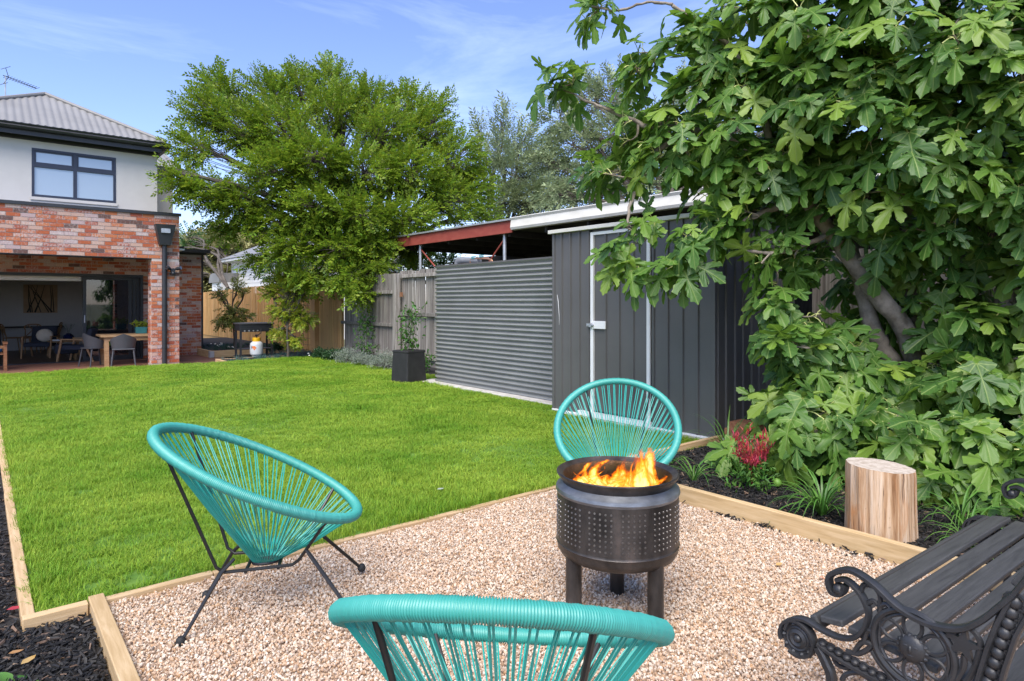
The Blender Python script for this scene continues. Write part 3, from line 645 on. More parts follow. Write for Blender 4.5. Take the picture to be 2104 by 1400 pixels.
mb = MB(); mb.b2(SX - .020, SX + .0, dr + .035, dl - .035, SZ - .075, SZ - .04); mb.build('door_head_trim', m_white, shed, w=True)
mb = MB(); mb.b2(SX - .05, SX + .02, dr - .04, dl + .2, .02, .075); mb.build('door_sill', m_white, shed, w=True)
mb = MB(); mb.b2(SX - .025, SX - .001, SY0 - .01, SY1 + .005, .016, .034); mb.build('base_channel', m_white, shed, w=True)
yl = onX(1217, 667, SX).y; yr = onX(1247, 667, SX).y; zl = onX(1232, 660, SX).z; zl2 = onX(1232, 676, SX).z
mb = MB(); mb.b2(SX - .032, SX - .014, yr, yl - .02, zl2, zl); mb.build('latch_plate', m_white, shed, w=True, bevel=.003)
mb = MB(); zc_ = (zl + zl2) / 2 - .005; mb.tube([(SX - .045, yl - .06, zc_), (SX - .045, yl + .04, zc_)], .010, 8); mb.b2(SX - .055, SX - .03, yl - .03, yl + .01, zc_ - .022, zc_ + .022); mb.b2(SX - .05, SX - .022, yl + .02, yl + .05, zc_ - .015, zc_ + .02); mb.build('bolt', m_gal, shed, w=True)
mb = MB(); mb.b2(SX - .06, SX + .0, SY0 + .25, SY1 + .045, SZ - .005, SZ + .04); mb.build('roof_trim', m_cream, shed, w=True, bevel=.004)
mb = MB(); mb.b2(SX - .012, SX + .03, SY0 - .012, SY0 + .03, .03, SZ); mb.build('corner_trim', m_shed, shed, w=True, bevel=.003)
mb = MB(); mb.b2(SX - .014, SX + .025, SY1 - .03, SY1 + .012, .03, SZ - .006); mb.build('corner_trim', m_shed, shed, w=True, bevel=.003)
n = 5
for k in range(n):
    a = SX + .03 + (1.6 * k / n); b = SX + .03 + 1.6 * (k + 1) / n
    ribsheet(a, b, [a + .018 + .0, (a + b) / 2 + .01], .03, SZ + .03, SY0, shed, 'wall_panel', 'x', -1)
ribsheet(SX, SX + 1.63, [], .03, SZ, SY1, shed, 'wall_panel', 'x', 1)
mb = MB(); mb.b2(SX + .0, SX + 1.66, SY0 - .03, SY1 + .03, SZ + .0, SZ + .03); mb.build('roof', m_shed, shed, w=True)
mb = MB(); y = onX(1148, 620, SX).y
pts = [onX(x_, y_, SX - .016) for x_, y_ in ((1145, 606), (1147, 620), (1149, 650), (1149, 668))]; mb.tube(pts, [.002, .005, .003, .001], 4); mb.build('scratch', m_white, shed, w=True)

# ================================================================== carport next door
CX = 8.2; cp = thing('carport', 'old open carport next door with red fascia and cream gutter', 'carport', (9.5, 8, 0)); CT = 3.05
mb = MB(); mb.b2(CX, CX + .035, 9.92, 15.45, CT - .27, CT - .03); mb.build('red_fascia', m_redpaint, cp, w=True, bevel=.003)
mb = MB(); mb.b2(CX - .05, CX + 4.5, 9.92, 15.62, CT - .026, CT + .012); mb.build('roof_edge', m_gal, cp, w=True, bevel=.004)
pr = [(0, 0), (-.10, .005), (-.12, .05), (-.10, .19), (-.13, .235), (-.10, .25), (0, .24)]
mb = MB(); mb.prism([(CX + .06 + a, -3, CT - .225 + b) for a, b in pr], (0, 12.9, 0)); mb.build('cream_gutter', m_cream, cp, w=True)
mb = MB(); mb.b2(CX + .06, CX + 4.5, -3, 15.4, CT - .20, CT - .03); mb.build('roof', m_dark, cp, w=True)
mb = MB()
for y in np.arange(-2, 15.2, 1.1): mb.b2(CX + .1, CX + 4.4, y, y + .05, CT - .33, CT - .205)
mb.build('rafters', m_dark, cp, w=True, kind='stuff')
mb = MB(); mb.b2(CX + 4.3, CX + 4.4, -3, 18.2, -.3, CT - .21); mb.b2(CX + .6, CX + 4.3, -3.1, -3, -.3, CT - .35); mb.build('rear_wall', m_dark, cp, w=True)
for xp in (864, 1037):
    b = onX(xp, 520, CX + .12); mb = MB(); mb.tube([(b.x, b.y, -.3), (b.x, b.y, CT - .27)], .038, 10); mb.build('post', m_gal, cp, w=True, smooth=True)
    s = -1; mb = MB(); e = onX(xp + (30 if xp < 900 else -33), 548 if xp < 900 else 540, CX + .12); mb.tube([(b.x, b.y, CT - .36), e], .018, 8); mb.build('brace', m_redpaint, cp, w=True)

# ================================================================== white house next door
nh = thing('weatherboard_house', 'white weatherboard house with grey roof beyond the new fence', 'house', (9.6, 28, -.3))
NX = 9.6; a = onX(478, 545, NX); e0 = onX(478, 537, NX).y
hx0, hy0 = NX, e0 - 6; zt = onX(478, 540, NX).z
mb = MB()
z = -.3
while z < zt - .1: mb.add([(NX - .02, hy0, z), (NX - .02, e0, z), (NX, e0, z + .17), (NX, hy0, z + .17)], [(0, 3, 2, 1)]); z += .17
mb.build('weatherboards', m_white, nh, w=True, kind='stuff')
mb = MB(); mb.b2(NX + .005, NX + 6, hy0, e0, -.3, zt); mb.build('wall', m_white, nh, w=True)
mb = MB(); mb.b2(NX - .04, NX + .05, e0 - .1, e0 + .03, -.3, zt); mb.build('corner_board', m_white, nh, w=True)
mb = MB(); mb.prism([(NX - .5, e0 + .5, zt), (NX - .5, hy0 - .5, zt), (NX - .5, hy0 - .5, zt + .12), (NX - .5, e0 + .5, zt + .12)], (7, 0, 0)); mb.build('eave', m_white, nh, w=True)
mb = MB(); zr = zt + .12; mb.add([(NX - .55, e0 + .55, zr), (NX + 6.5, e0 + .55, zr), (NX + 6.5, hy0 - .5, zr), (NX - .55, hy0 - .5, zr), (NX + 3, e0 - 2.8, zr + 1.7), (NX + 3, hy0 + 2.8, zr + 1.7)], [(0, 3, 5, 4), (0, 4, 1), (1, 4, 5, 2), (2, 5, 3)]); mb.build('roof', m_roof, nh, w=True)
b0 = onX(450, 570, NX - .7); mb = MB()
pr = [(0, 0), (-.35, -.03), (-.65, -.15), (-.85, -.38)]
zz = onX(460, 562, NX - .5).z
mb.prism([(NX - .9, e0 + .75, zz - .45), (NX - .9, e0 + .70, zz - .25), (NX - .9, e0 + .5, zz - .06), (NX - .9, e0 + .2, zz), (NX - .9, e0 - 1, zz), (NX - .9, e0 - 1, zz - .45)], (2.4, 0, 0)); mb.build('bay_roof', m_roof, nh, w=True)
mb = MB(); mb.b2(NX - .8, NX + 1, e0 - 1, e0 + .55, -.3, zz - .45); mb.build('bay', m_white, nh, w=True)
# ================================================================== turquoise cord chairs
RA, RB, RTILT, RZ = .475, .37, .49, .63
def rimp(t, rr=1.0):
    v = math.cos(t) * RA * rr; return Vector((math.sin(t) * RB * rr, v * math.cos(RTILT), RZ - v * math.sin(RTILT)))
def cord_chair(label, loc, yaw, pitch=0):
    root = thing('cord_chair', label, 'chair', (loc[0], loc[1], 0), yaw, 'turquoise cord chairs around the fire drum'); root.rotation_euler = (pitch, 0, yaw)
    return root
def cord_chair_meshes():
    out = {}
    mb = MB(); n = 1260; TT = [2 * math.pi * i / n for i in range(n)]
    rs = [.0225 + (-.0032 if i % 3 == 0 else .0008) + (.0011 if i % 63 in (1, 2) else 0) + .0006 * math.sin(i * .37) for i in range(n)]
    mb.tube([rimp(t) for t in TT], rs, 12, closed=True); out['rim'] = mb.mesh('rim', m_rim, smooth=False); out['rim'].polygons.foreach_set('use_smooth', [True] * len(out['rim'].polygons))
    mb = MB(); N = 56
    for i in range(N):
        t0 = 2 * math.pi * (i + .25) / N
        for k, dt in enumerate((0, .028 + .012 * math.sin(i * 2.3))):
            t = t0 + dt; a = rimp(t, .985) + Vector((0, 0, -.012)); tt = 2 * math.pi * (i + .5) / N + (.03 if k else -.03) + (.16 if k else -.16)
            b = Vector((math.sin(tt) * .032, .01 + math.cos(tt) * .055, .226)); m = (a + b) / 2 + Vector((0, 0, -.012))
            mb.tube([a, m, b], .0027, 5)
    out['cords'] = mb.mesh('cord_weave', m_cord, smooth=True)
    mb = MB(); mb.tube([(math.sin(a) * .032, .01 + math.cos(a) * .055, .224) for a in np.linspace(0, 2 * math.pi, 24, endpoint=False)], .009, 8, closed=True); out['hub'] = mb.mesh('seat_ring', m_rod, smooth=True)
    for s, nm in ((-1, 'frame_rod'), (1, 'frame_rod')):
        mb = MB(); a = rimp(math.pi - s * .62, .98); b = rimp(s * .72, .98)
        pts = [a, a * .5 + Vector((s * .115, -.175, .262)) * .5, Vector((s * .115, -.175, .262)), Vector((s * .108, -.145, .236)), Vector((s * .10, 0, .230)), Vector((s * .108, .135, .232)), Vector((s * .12, .165, .255)), b]
        mb.tube(pts, .0075, 8); out['rod%d' % s] = mb.mesh(nm, m_rod, smooth=True)
    for s in (-1, 1):
        mb = MB(); mb.tube([(s * .095, -.105, .285), (s * .12, -.155, .24), (s * .215, -.30, .012)], [.0075, .0088, .0078], 8); out['rl%d' % s] = mb.mesh('rear_leg', m_rod, smooth=True)
        mb = MB(); mb.tube([(s * .150, .200, .306), (s * .164, .221, .278), (s * .30, .42, .012)], [.0075, .0088, .0078], 8); out['fl%d' % s] = mb.mesh('front_leg', m_rod, smooth=True)
    mb = MB(); mb.lathe([(.001, -.012), (.016, -.012), (.021, .0), (.017, .016), (.011, .022), (.001, .023)], 12); out['foot'] = mb.mesh('rubber_foot', m_rubber, smooth=True)
    mb = MB(); mb.tube([(-.108, -.06, .226), (.108, -.06, .226)], .008, 8); out['cross'] = mb.mesh('cross_bar', m_rod, smooth=True)
    return out
CM = cord_chair_meshes()
def chair_parts(root):
    link('rim', CM['rim'], root); link('cord_weave', CM['cords'], root, kind='stuff'); link('seat_ring', CM['hub'], root)
    for s in (-1, 1):
        link('frame_rod', CM['rod%d' % s], root)
        l = link('leg', CM['rl%d' % s], root); link('rubber_foot', CM['foot'], l, (s * .215, -.30, .012))
        l = link('leg', CM['fl%d' % s], root); link('rubber_foot', CM['foot'], l, (s * .30, .42, .012))
    link('cross_bar', CM['cross'], root); link('cross_bar', CM['cross'], root, (0, .135, 0))
for lab, loc, yaw, pit in (('turquoise cord chair side-on at the edge of the lawn', (1.005, 2.965), R(-117), R(2.4)),
                           ('pale turquoise cord chair facing out from behind the fire drum', (3.06, 2.675), R(130), 0),
                           ('turquoise cord chair with its back turned, facing the fire drum from the gravel', (.945, 1.178), R(-45.7), R(-1.6))):
    chair_parts(cord_chair(lab, loc, yaw, pit))

# ================================================================== fire drum
DC = at(1268, 968, 2.9); DR = .272; DT = DC.z
drum = thing('fire_drum', 'blackened perforated washing machine drum used as a fire pit on three legs', 'fire pit', (DC.x, DC.y, 0))
mb = MB(); pb = .268
prof = [(DR - .03, DT - .012), (DR - .006, DT + .004), (DR, DT), (DR - .002, DT - .008), (DR - .022, DT - .032), (DR - .026, DT - .042)]
mb.lathe(prof, 72); mb.build('rim', m_drum, drum, smooth=True)
mb = MB(); mb.lathe([(DR - .026, DT - .0421), (DR - .016, DT - .052), (DR + .001, DT - .062), (DR + .004, DT - .076), (DR - .002, DT - .088)], 72); mb.build('bare_band', m_drumsh, drum, smooth=True)
mb = MB(); mb.lathe([(DR - .002, DT - .0881), (DR - .003, DT - .12), (DR - .001, pb + .08), (DR - .001, pb + .072), (DR + .002, pb + .068), (DR - .001, pb + .064), (DR - .003, pb + .045), (DR - .015, pb + .018), (DR - .045, pb + .002), (DR - .09, pb - .004), (.001, pb - .004)], 72); mb.build('barrel', m_drum, drum, smooth=True)
mb = MB(); mb.lathe([(DR - .03, DT - .0125), (DR - .036, DT - .05), (DR - .018, DT - .09), (DR - .018, pb + .05), (.001, pb + .03)], 72); mb.build('inner_wall', m_drum, drum, smooth=True)
mb = MB(); z0, z1 = pb + .10, DT - .115; ring = [(.0050, 0), (.0038, .0026), (.0024, .0026), (.0019, .0002)]
ca = math.atan2(-DC.y, -DC.x)
for p_ in range(12):
    for c_ in range(5):
        for r_ in range(8):
            a = ca + R(15 + 30 * p_) + R((c_ - 2) * 5.0); z = z0 + (z1 - z0) * r_ / 7; nrm = Vector((math.cos(a), math.sin(a), 0)); tg = Vector((-math.sin(a), math.cos(a), 0)); ctr = nrm * (DR - .0025) + Vector((0, 0, z))
            v = []; f = []
            for (q, h) in ring:
                for j in range(7): an = 2 * math.pi * j / 7; v.append(ctr + nrm * h + tg * q * math.cos(an) + Vector((0, 0, 1)) * q * math.sin(an))
            for i in range(3):
                for j in range(7): f.append((i * 7 + j, i * 7 + (j + 1) % 7, (i + 1) * 7 + (j + 1) % 7, (i + 1) * 7 + j))
            f.append(tuple(3 * 7 + j for j in range(7))); mb.add(v, f)
mb.build('perforations', m_stud, drum, smooth=True, kind='stuff')
fw = Vector((SN, CS, 0)); rt = Vector((CS, -SN, 0))
for lx, ly in ((-.205, -.10), (.132, -.185), (.035, .215)):
    mb = MB(); p_ = rt * lx + fw * ly; mb.tube([p_ + Vector((0, 0, -.01)), p_ + Vector((0, 0, pb + .03))], .0345, 16); mb.build('leg', m_drum, drum, smooth=True)
# embers and fire
em = MB()
for i in range(90):
    a = random.uniform(0, 6.28); r_ = DR * .74 * math.sqrt(random.random()); s = random.uniform(.02, .05); em.box((r_ * math.cos(a), r_ * math.sin(a), DT - .135 + random.uniform(-.015, .02)), (s * 1.6, s, s * .8), (random.uniform(-.5, .5), random.uniform(-.5, .5), random.uniform(0, 3)))
em.lathe([(DR - .02, DT - .15), (.001, DT - .14)], 32); em.build('ember_bed', m_ash, drum, kind='stuff')
fire = thing('fire', 'orange flames burning inside the drum', 'fire', (DC.x, DC.y, DT - .095))
def flame(lx, ly, h, wd, lean, seed, yaw):
    rg = random.Random(seed); nu, nv = 7, 12; v = []; f = []; uv = []
    base = rt * lx + fw * ly; dirx = (rt * math.cos(yaw) + fw * math.sin(yaw)); dirn = (fw * math.cos(yaw) - rt * math.sin(yaw)); ph = rg.uniform(0, 6)
    for j in range(nv + 1):
        t = j / nv; ww = wd * (1 - .55 * t) * (.75 + .5 * math.sin(math.pi * min(1, t * 1.4 + .2)))
        off = rt * (lean * t * t + .03 * math.sin(t * 5 + ph) * t) + dirn * (.03 * math.sin(t * 4 + ph * 1.7))
        for i in range(nu + 1):
            s = i / nu - .5; v.append(base + off + dirx * (s * ww) + dirn * (.35 * ww * (s * s - .1)) + Vector((0, 0, h * t - .02))); uv.append((i / nu, t))
    for j in range(nv):
        for i in range(nu): f.append((j * (nu + 1) + i, j * (nu + 1) + i + 1, (j + 1) * (nu + 1) + i + 1, (j + 1) * (nu + 1) + i))
    me = fast_mesh('flame', np.array([tuple(q) for q in v]), np.array(f), m_flame, np.array(uv), True); link('flame', me, fire)
for i, (lx, ly, h, wd, ln) in enumerate(((.07, -.13, .10, .2, .02), (-.16, .07, .19, .13, .05), (-.14, -.06, .15, .15, .04), (-.08, .10, .19, .15, .05), (.02, .13, .22, .16, .06), (-.02, -.05, .19, .17, .09), (.13, .10, .27, .14, .05), (-.19, .0, .13, .14, .02), (-.08, -.10, .10, .20, .04), (.0, .0, .15, .24, .05), (-.10, -.02, .17, .15, .05), (-.05, .02, .16, .15, .06), (.01, -.08, .12, .20, .03), (.04, .05, .20, .18, .05), (.10, -.02, .25, .20, .04), (.09, .08, .24, .17, .04), (.14, .03, .24, .15, .02), (.16, -.07, .15, .12, .02), (.06, -.12, .11, .16, .02), (-.12, .05, .17, .12, .03), (.11, .0, .30, .13, .01), (.0, .10, .17, .14, .05), (-.17, .02, .14, .13, .03))):
    flame(lx, ly, h * .74, wd, ln, i, (i * 1.1) % 3.14 - .8)
fl_ = bpy.data.lights.new('fire_glow', 'POINT'); fl_.energy = 1.6; fl_.color = (1, .45, .12); fl_.shadow_soft_size = .08
flo = bpy.data.objects.new('fire_glow', fl_); COL.objects.link(flo); flo.parent = fire; flo.location = (0, 0, .09)

# ================================================================== log stump
SB = gr(1808, 1096, .04); st = thing('log_stump', 'debarked log stump standing in the mulch as a side table', 'stump', (SB.x, SB.y, .03))
n = 128; rows = 14; v = []; f = []; R0 = .186
def srad(a, t): return R0 * (1 + .035 * math.sin(2 * a + .7) + .02 * math.sin(5 * a + 1) + .018 * math.sin(9 * a + 2 * t + 1) * math.sin(4 * a) + .010 * math.sin(19 * a + 3 * t) + .006 * math.sin(41 * a + 2 * t) + .05 * (1 - t) ** 3)
lf = -rt
for j in range(rows + 1):
    t = j / rows
    for i in range(n):
        a = 2 * math.pi * i / n; r_ = srad(a, t) * (1 if j < rows else .985); x, y = r_ * math.cos(a), r_ * math.sin(a)
        top = .405 + .013 * (x * lf.x + y * lf.y) / R0; v.append((x, y, -.03 + (top + .03) * t - (0 if j < rows else -.004)))
for j in range(rows):
    for i in range(n): f.append((j * n + i, j * n + (i + 1) % n, (j + 1) * n + (i + 1) % n, (j + 1) * n + i))
mb = MB(); mb.add(v, f); mb.build('split_side', m_stump, st, smooth=True)
mb = MB(); top = v[-n:]; mb.add([(p_[0], p_[1], p_[2]) for p_ in top] + [(p_[0] * .5, p_[1] * .5, p_[2] * .5 + .2045) for p_ in top] + [(0, 0, .409)], [(i, (i + 1) % n, n + (i + 1) % n, n + i) for i in range(n)] + [(n + i, n + (i + 1) % n, 2 * n) for i in range(n)]); mb.build('sawn_top', m_stumptop, st, smooth=True)

# ================================================================== iron bench
XE = 1.95; piv = onX(1640, 1300, XE); BR = R(-2.4)
bench = thing('garden_bench', 'black cast iron garden bench with dark painted slats and scrolled arms', 'bench', (XE, .70, 0), BR)
def bz(zx, zy):                      # point on the near end frame, from the enlarged photo
    p_ = onX(1580 + zx / 3.044, 940 + zy / 3.044, XE); return Vector((0, p_.y - .70, p_.z))
def curve(pts, k=6):
    P = [Vector(p_) for p_ in pts]; out = []
    for i in range(len(P) - 1):
        p0, p1, p2, p3 = P[max(i - 1, 0)], P[i], P[i + 1], P[min(i + 2, len(P) - 1)]
        for j in range(k):
            t = j / k; out.append(.5 * ((2 * p1) + (p2 - p0) * t + (2 * p0 - 5 * p1 + 4 * p2 - p3) * t * t + (3 * p1 - p0 - 3 * p2 + p3) * t ** 3))
    return out + [P[-1]]
def spiral(c, r0, r1, a0, a1, n=22): return [Vector((c[0], c[1] + (r0 + (r1 - r0) * i / n) * math.cos(a0 + (a1 - a0) * i / n), c[2] + (r0 + (r1 - r0) * i / n) * math.sin(a0 + (a1 - a0) * i / n))) for i in range(n + 1)]
def strap(mb, pts, wx, th):          # flat cast strap: wide across the bench, thin in its own plane
    P = [Vector(p_) for p_ in pts]; v = []; f = []; k = len(P)
    for i in range(k):
        a, b = P[max(i - 1, 0)], P[min(i + 1, k - 1)]; t = (b - a).normalized(); nn_ = Vector((1, 0, 0)).cross(t).normalized()
        for sx, sn in ((-1, -.6), (-.6, -1), (.6, -1), (1, -.6), (1, .6), (.6, 1), (-.6, 1), (-1, .6)): v.append(P[i] + Vector((sx * wx / 2, 0, 0)) + nn_ * (sn * th / 2))
    for i in range(k - 1):
        for j in range(8): f.append((i * 8 + j, i * 8 + (j + 1) % 8, (i + 1) * 8 + (j + 1) % 8, (i + 1) * 8 + j))
    f += [tuple(range(7, -1, -1)), tuple((k - 1) * 8 + j for j in range(8))]; mb.add(v, f)
arm = curve([bz(*q) for q in ((475, 800), (455, 850), (400, 850), (372, 800), (376, 745), (430, 715), (520, 712), (650, 790), (800, 925), (950, 1015), (1100, 1060), (1230, 1060), (1340, 1010), (1450, 925), (1540, 850))])
seat = curve([bz(*q) for q in ((95, 1080), (130, 1020), (215, 1020), (330, 1085), (440, 1130), (530, 1130), (590, 1080), (620, 1000), (610, 930), (560, 840), (480, 770), (420, 770))])
low = curve([bz(*q) for q in ((300, 1170), (450, 1270), (620, 1360), (760, 1430), (900, 1500), (1100, 1600))])
rc = bz(900, 1195); rr_ = .100
fcx = bz(170, 1140)
backp = bz(1540, 850); backt = backp + Vector((0, -.20, .36))
def end_frame():
    fr = {}
    mb = MB(); strap(mb, arm, .034, .016); mb.ball(bz(435, 830), .020, 10, (1.1, 1, 1)); fr['armrest'] = mb
    mb = MB(); strap(mb, seat, .030, .013); strap(mb, low, .03, .014)
    mb.lathe([(.0, 0)], 3) if False else None
    fr['seat_rail'] = mb
    mb = MB(); c = fcx; strap(mb, spiral(c, .056, .050, R(-20), R(300)), .032, .012)
    for r_, hh in ((.046, .010), (.034, .014), (.020, .020)):
        pts = [Vector((c[0], c[1] + r_ * math.cos(a), c[2] + r_ * math.sin(a))) for a in np.linspace(0, 6.283, 24, endpoint=False)]; mb.tube(pts, hh * .55, 6, closed=True)
    mb.ball(c, .014, 10); 
    for k in range(10): a = k * .628; mb.ball((c[0], c[1] + .044 * math.cos(a), c[2] + .044 * math.sin(a)), .008, 6, (1.6, 1, 1))
    mb.box((c[0], c[1], c[2]), (.010, .085, .085)); fr['front_scroll'] = mb
    mb = MB()
    mb.tube([Vector((0, rc[1] + rr_ * math.cos(a), rc[2] + rr_ * math.sin(a))) for a in np.linspace(0, 6.283, 40, endpoint=False)], .0095, 8, closed=True)
    mb.tube([Vector((0, rc[1] + (rr_ - .014) * math.cos(a), rc[2] + (rr_ - .014) * math.sin(a))) for a in np.linspace(0, 6.283, 40, endpoint=False)], .005, 6, closed=True)
    for k in range(6):
        a = R(30 + 60 * k); cc = Vector((0, rc[1] + .062 * math.cos(a), rc[2] + .062 * math.sin(a))); ur = Vector((0, math.cos(a), math.sin(a))); ut = Vector((0, -math.sin(a), math.cos(a)))
        mb.tube([cc + ur * (.032 * math.cos(q)) + ut * (.0235 * math.sin(q)) for q in np.linspace(0, 6.283, 20, endpoint=False)], .0055, 6, closed=True)
    fr['rosette'] = mb
    mb = MB(); mb.ball(rc, .036, 16, (.5, 1, 1.05))                       # boss with a worn relief
    for k in range(14): a = k * 2 * math.pi / 14; mb.ball((0, rc[1] + .034 * math.cos(a), rc[2] + .034 * math.sin(a)), .008, 6, (1, 1, 1))
    for s in (-1, 1): mb.ball((s * .017, rc[1], rc[2] + .002), .006, 6, (1, .8, 1.8)); mb.ball((s * .014, rc[1] - .012, rc[2] + .010), .006, 6, (.7, 1.2, .6)); mb.ball((s * .014, rc[1] + .012, rc[2] + .010), .006, 6, (.7, 1.2, .6)); mb.ball((s * .013, rc[1], rc[2] - .014), .007, 6, (.7, 1.5, .5))
    fr['boss'] = mb
    mb = MB()
    for pts in (((610, 920), (650, 900), (690, 930), (690, 860), (650, 810), (590, 800), (575, 840)), ((690, 970), (700, 930), (740, 920), (770, 970)), ((590, 1150), (610, 1090), (650, 1090), (660, 1120)), ((530, 1220), (580, 1160), (640, 1180), (560, 1230), (480, 1215)), ((640, 1210), (690, 1290), (760, 1370), (820, 1450)), ((450, 1400), (480, 1360), (560, 1350), (640, 1400), (700, 1480)), ((390, 1240), (420, 1300), (480, 1320), (520, 1300))):
        mb.tube(curve([bz(*q) for q in pts]), .0075, 6)
    sc = bz(1220, 1160)
    poly = []
    for k in range(10): a = R(90 + 36 * k + 8); q = .048 if k % 2 == 0 else .018; poly.append(Vector((-.008, sc[1] + q * math.cos(a), sc[2] + q * math.sin(a))))
    mb.prism(poly, (.016, 0, 0))
    for pts in (((1090, 1100), (1140, 1110), (1180, 1080), (1230, 1060)), ((1260, 1060), (1310, 1110), (1330, 1160), (1310, 1190)), ((1230, 1230), (1220, 1310), (1180, 1380), (1140, 1460)), ((1330, 1180), (1300, 1290), (1260, 1370), (1200, 1460))):
        mb.tube(curve([bz(*q) for q in pts]), .008, 6)
    fr['scrollwork'] = mb
    mb = MB(); strap(mb, [bz(1290, 1480), bz(1330, 1340), bz(1380, 1180), bz(1440, 1030), backp, backt], .028, .014); strap(mb, [bz(1440, 1480), bz(1490, 1300), bz(1560, 1100), bz(1640, 960), backt + Vector((0, -.06, -.02))], .028, .012)
    for k in range(9):
        t = k / 8; a = bz(1375, 1400) * (1 - t) + bz(1545, 900) * t; mb.ball(a, .017, 8, (.8, 1, 1)); mb.tube([a + Vector((0, .022 * math.cos(q), .022 * math.sin(q))) for q in np.linspace(0, 6.283, 14, endpoint=False)], .005, 5, closed=True)
    fr['back_support'] = mb
    mb = MB(); strap(mb, curve([bz(300, 1190), bz(350, 1290), bz(385, 1400), Vector((0, bz(385, 1400)[1] + .0, .12)), Vector((0, bz(385, 1400)[1] + .05, .0))]), .032, .026); fr['front_leg'] = mb
    mb = MB(); strap(mb, curve([bz(1290, 1470), Vector((0, bz(1290, 1470)[1] - .03, .18)), Vector((0, bz(1290, 1470)[1] - .12, .0))]), .03, .026); fr['rear_leg'] = mb
    mb = MB(); L0, L1 = bz(330, 1200), bz(760, 1440)
    for k in range(9):
        t = k / 8; a = L0 * (1 - t) + L1 * t + Vector((0, 0, .014)); mb.ball(a, .012, 8, (1.2, 1, .8)); mb.tube([a + Vector((0, .015 * math.cos(q), .012 * math.sin(q))) for q in np.linspace(0, 6.283, 12, endpoint=False)], .004, 5, closed=True)
    fr['leaf_band'] = mb
    return {k: m.mesh(k, m_iron, smooth=True) for k, m in fr.items()}
EF = end_frame(); BL = 1.56
for x in (0, BL):
    for k in EF: link('leg' if 'leg' in k else k, EF[k], bench, (x, 0, 0))
sy0 = bz(330, 1062)[1] + .03; zs = .437
mb = MB(); mb.box((BL / 2, 0, 0), (BL - .035, .068, .020)); slme = mb.mesh('slat', m_slat)
ys = [.0]; 
for k in range(6): link('slat', slme, bench, (0, sy0 - .045 - .083 * k, zs - .006 * k * (1 if k < 5 else .7)), (R(3 if k else -8), 0, 0), bevel=.004)
mb = MB(); mb.box((BL / 2, 0, 0), (BL - .035, .022, .045)); fl2 = mb.mesh('slat', m_slat); link('slat', fl2, bench, (0, sy0 + .004, zs - .024), (R(-25), 0, 0), bevel=.005)
for k in range(5):
    t = (k + .6) / 5; p_ = backp * (1 - t) + backt * t; link('slat', slme, bench, (0, p_.y + .012, p_.z), (R(-60), 0, 0), bevel=.004)

# ================================================================== barbecue, gas bottle, pot
bq = thing('barbecue', 'black four-legged flat-top barbecue in front of the new fence', 'barbecue', (*onY(522, 700, 17.5).xy, DK)); 
mb = MB(); mb.box((0, 0, .86), (.86, .46, .16)); mb.box((0, -.235, .80), (.84, .02, .1)); mb.build('firebox', m_black, bq, bevel=.008)
mb = MB(); mb.box((0, 0, .965), (.90, .50, .035)); mb.build('lid', m_shed, bq, bevel=.006)
for k in range(4): mb = MB(); mb.tube([(-.32 + k * .11, -.245, .78), (-.32 + k * .11, -.275, .78)], .018, 10); mb.build('knob', m_gal, bq)
for sx in (-1, 1):
    for sy in (-1, 1): mb = MB(); mb.bar((sx * .40, sy * .20, 0), (sx * .40, sy * .20, .80), .045, .045, (0, 1, 0)); mb.build('leg', m_black, bq)
mb = MB(); mb.box((0, 0, .30), (.8, .40, .02)); mb.build('shelf', m_black, bq)
gb = thing('gas_bottle', 'white gas bottle with yellow collar beside the barbecue legs', 'gas bottle', (*onY(527, 700, 16.95).xy, -.01))
mb = MB(); mb.lathe([(.11, 0), (.115, .03), (.12, .035), (.15, .06), (.158, .10), (.158, .30), (.145, .35), (.10, .385), (.05, .395), (.001, .397)], 28); mb.build('cylinder', m_gasw, gb, smooth=True)
mb = MB(); mb.lathe([(.095, .385), (.098, .48), (.092, .485), (.088, .48), (.085, .385)], 24); mb.build('collar', m_yellow, gb, smooth=True)
mb = MB(); mb.tube([(0, 0, .39), (0, 0, .52)], .022, 8); mb.tube([(0, 0, .52), (.05, -.02, .56), (.12, .02, .60), (.14, .1, .7)], .012, 6); mb.tube([(-.04, -.02, .545), (.04, -.02, .545)], .02, 8); mb.build('valve', m_rod, gb, smooth=True)
mb = MB(); ca2 = math.atan2(-CS, -SN)
for k, (da, z, wd, hh, mi) in enumerate(((-.05, .25, .30, .045, 0), (.06, .20, .12, .03, 0), (.28, .23, .10, .03, 0), (-.42, .25, .14, .05, 1))):
    v = [(.1592 * math.cos(ca2 + da + s * wd), .1592 * math.sin(ca2 + da + s * wd), z + t * hh) for s, t in ((-1, -.3), (-.5, -.8), (0, -1), (.6, -.7), (1, -.2), (.7, .6), (0, .5), (-.6, .7))]; mb.add(v, [tuple(range(8))], mi)
mb.build('printed_flame_mark', [m_orange, m_steelgrey], gb, kind='stuff')
pt = gr(840, 785); pot = thing('planter_pot', 'tall black tapered planter beside the tank', 'planter', (pt.x, pt.y, 0), R(10))
mb = MB(); mb.box((0, 0, .27), (.44, .44, .54), None, 0, .90); mb.build('pot_body', m_rubber, pot, bevel=.02); mb = MB(); mb.box((0, 0, .535), (.41, .41, .04)); mb.build('pot_rim', m_rubber, pot, bevel=.012)
mb = MB(); mb.box((0, 0, .557), (.35, .35, .006)); mb.build('potting_soil', m_soil, pot)
ps = tag(MB().b2(pt.x - .3, pt.x + .27, pt.y - .28, pt.y + .27, -.03, .006).build('brick_paver', m_redwood), 'flat red paver under the black planter', 'paver')

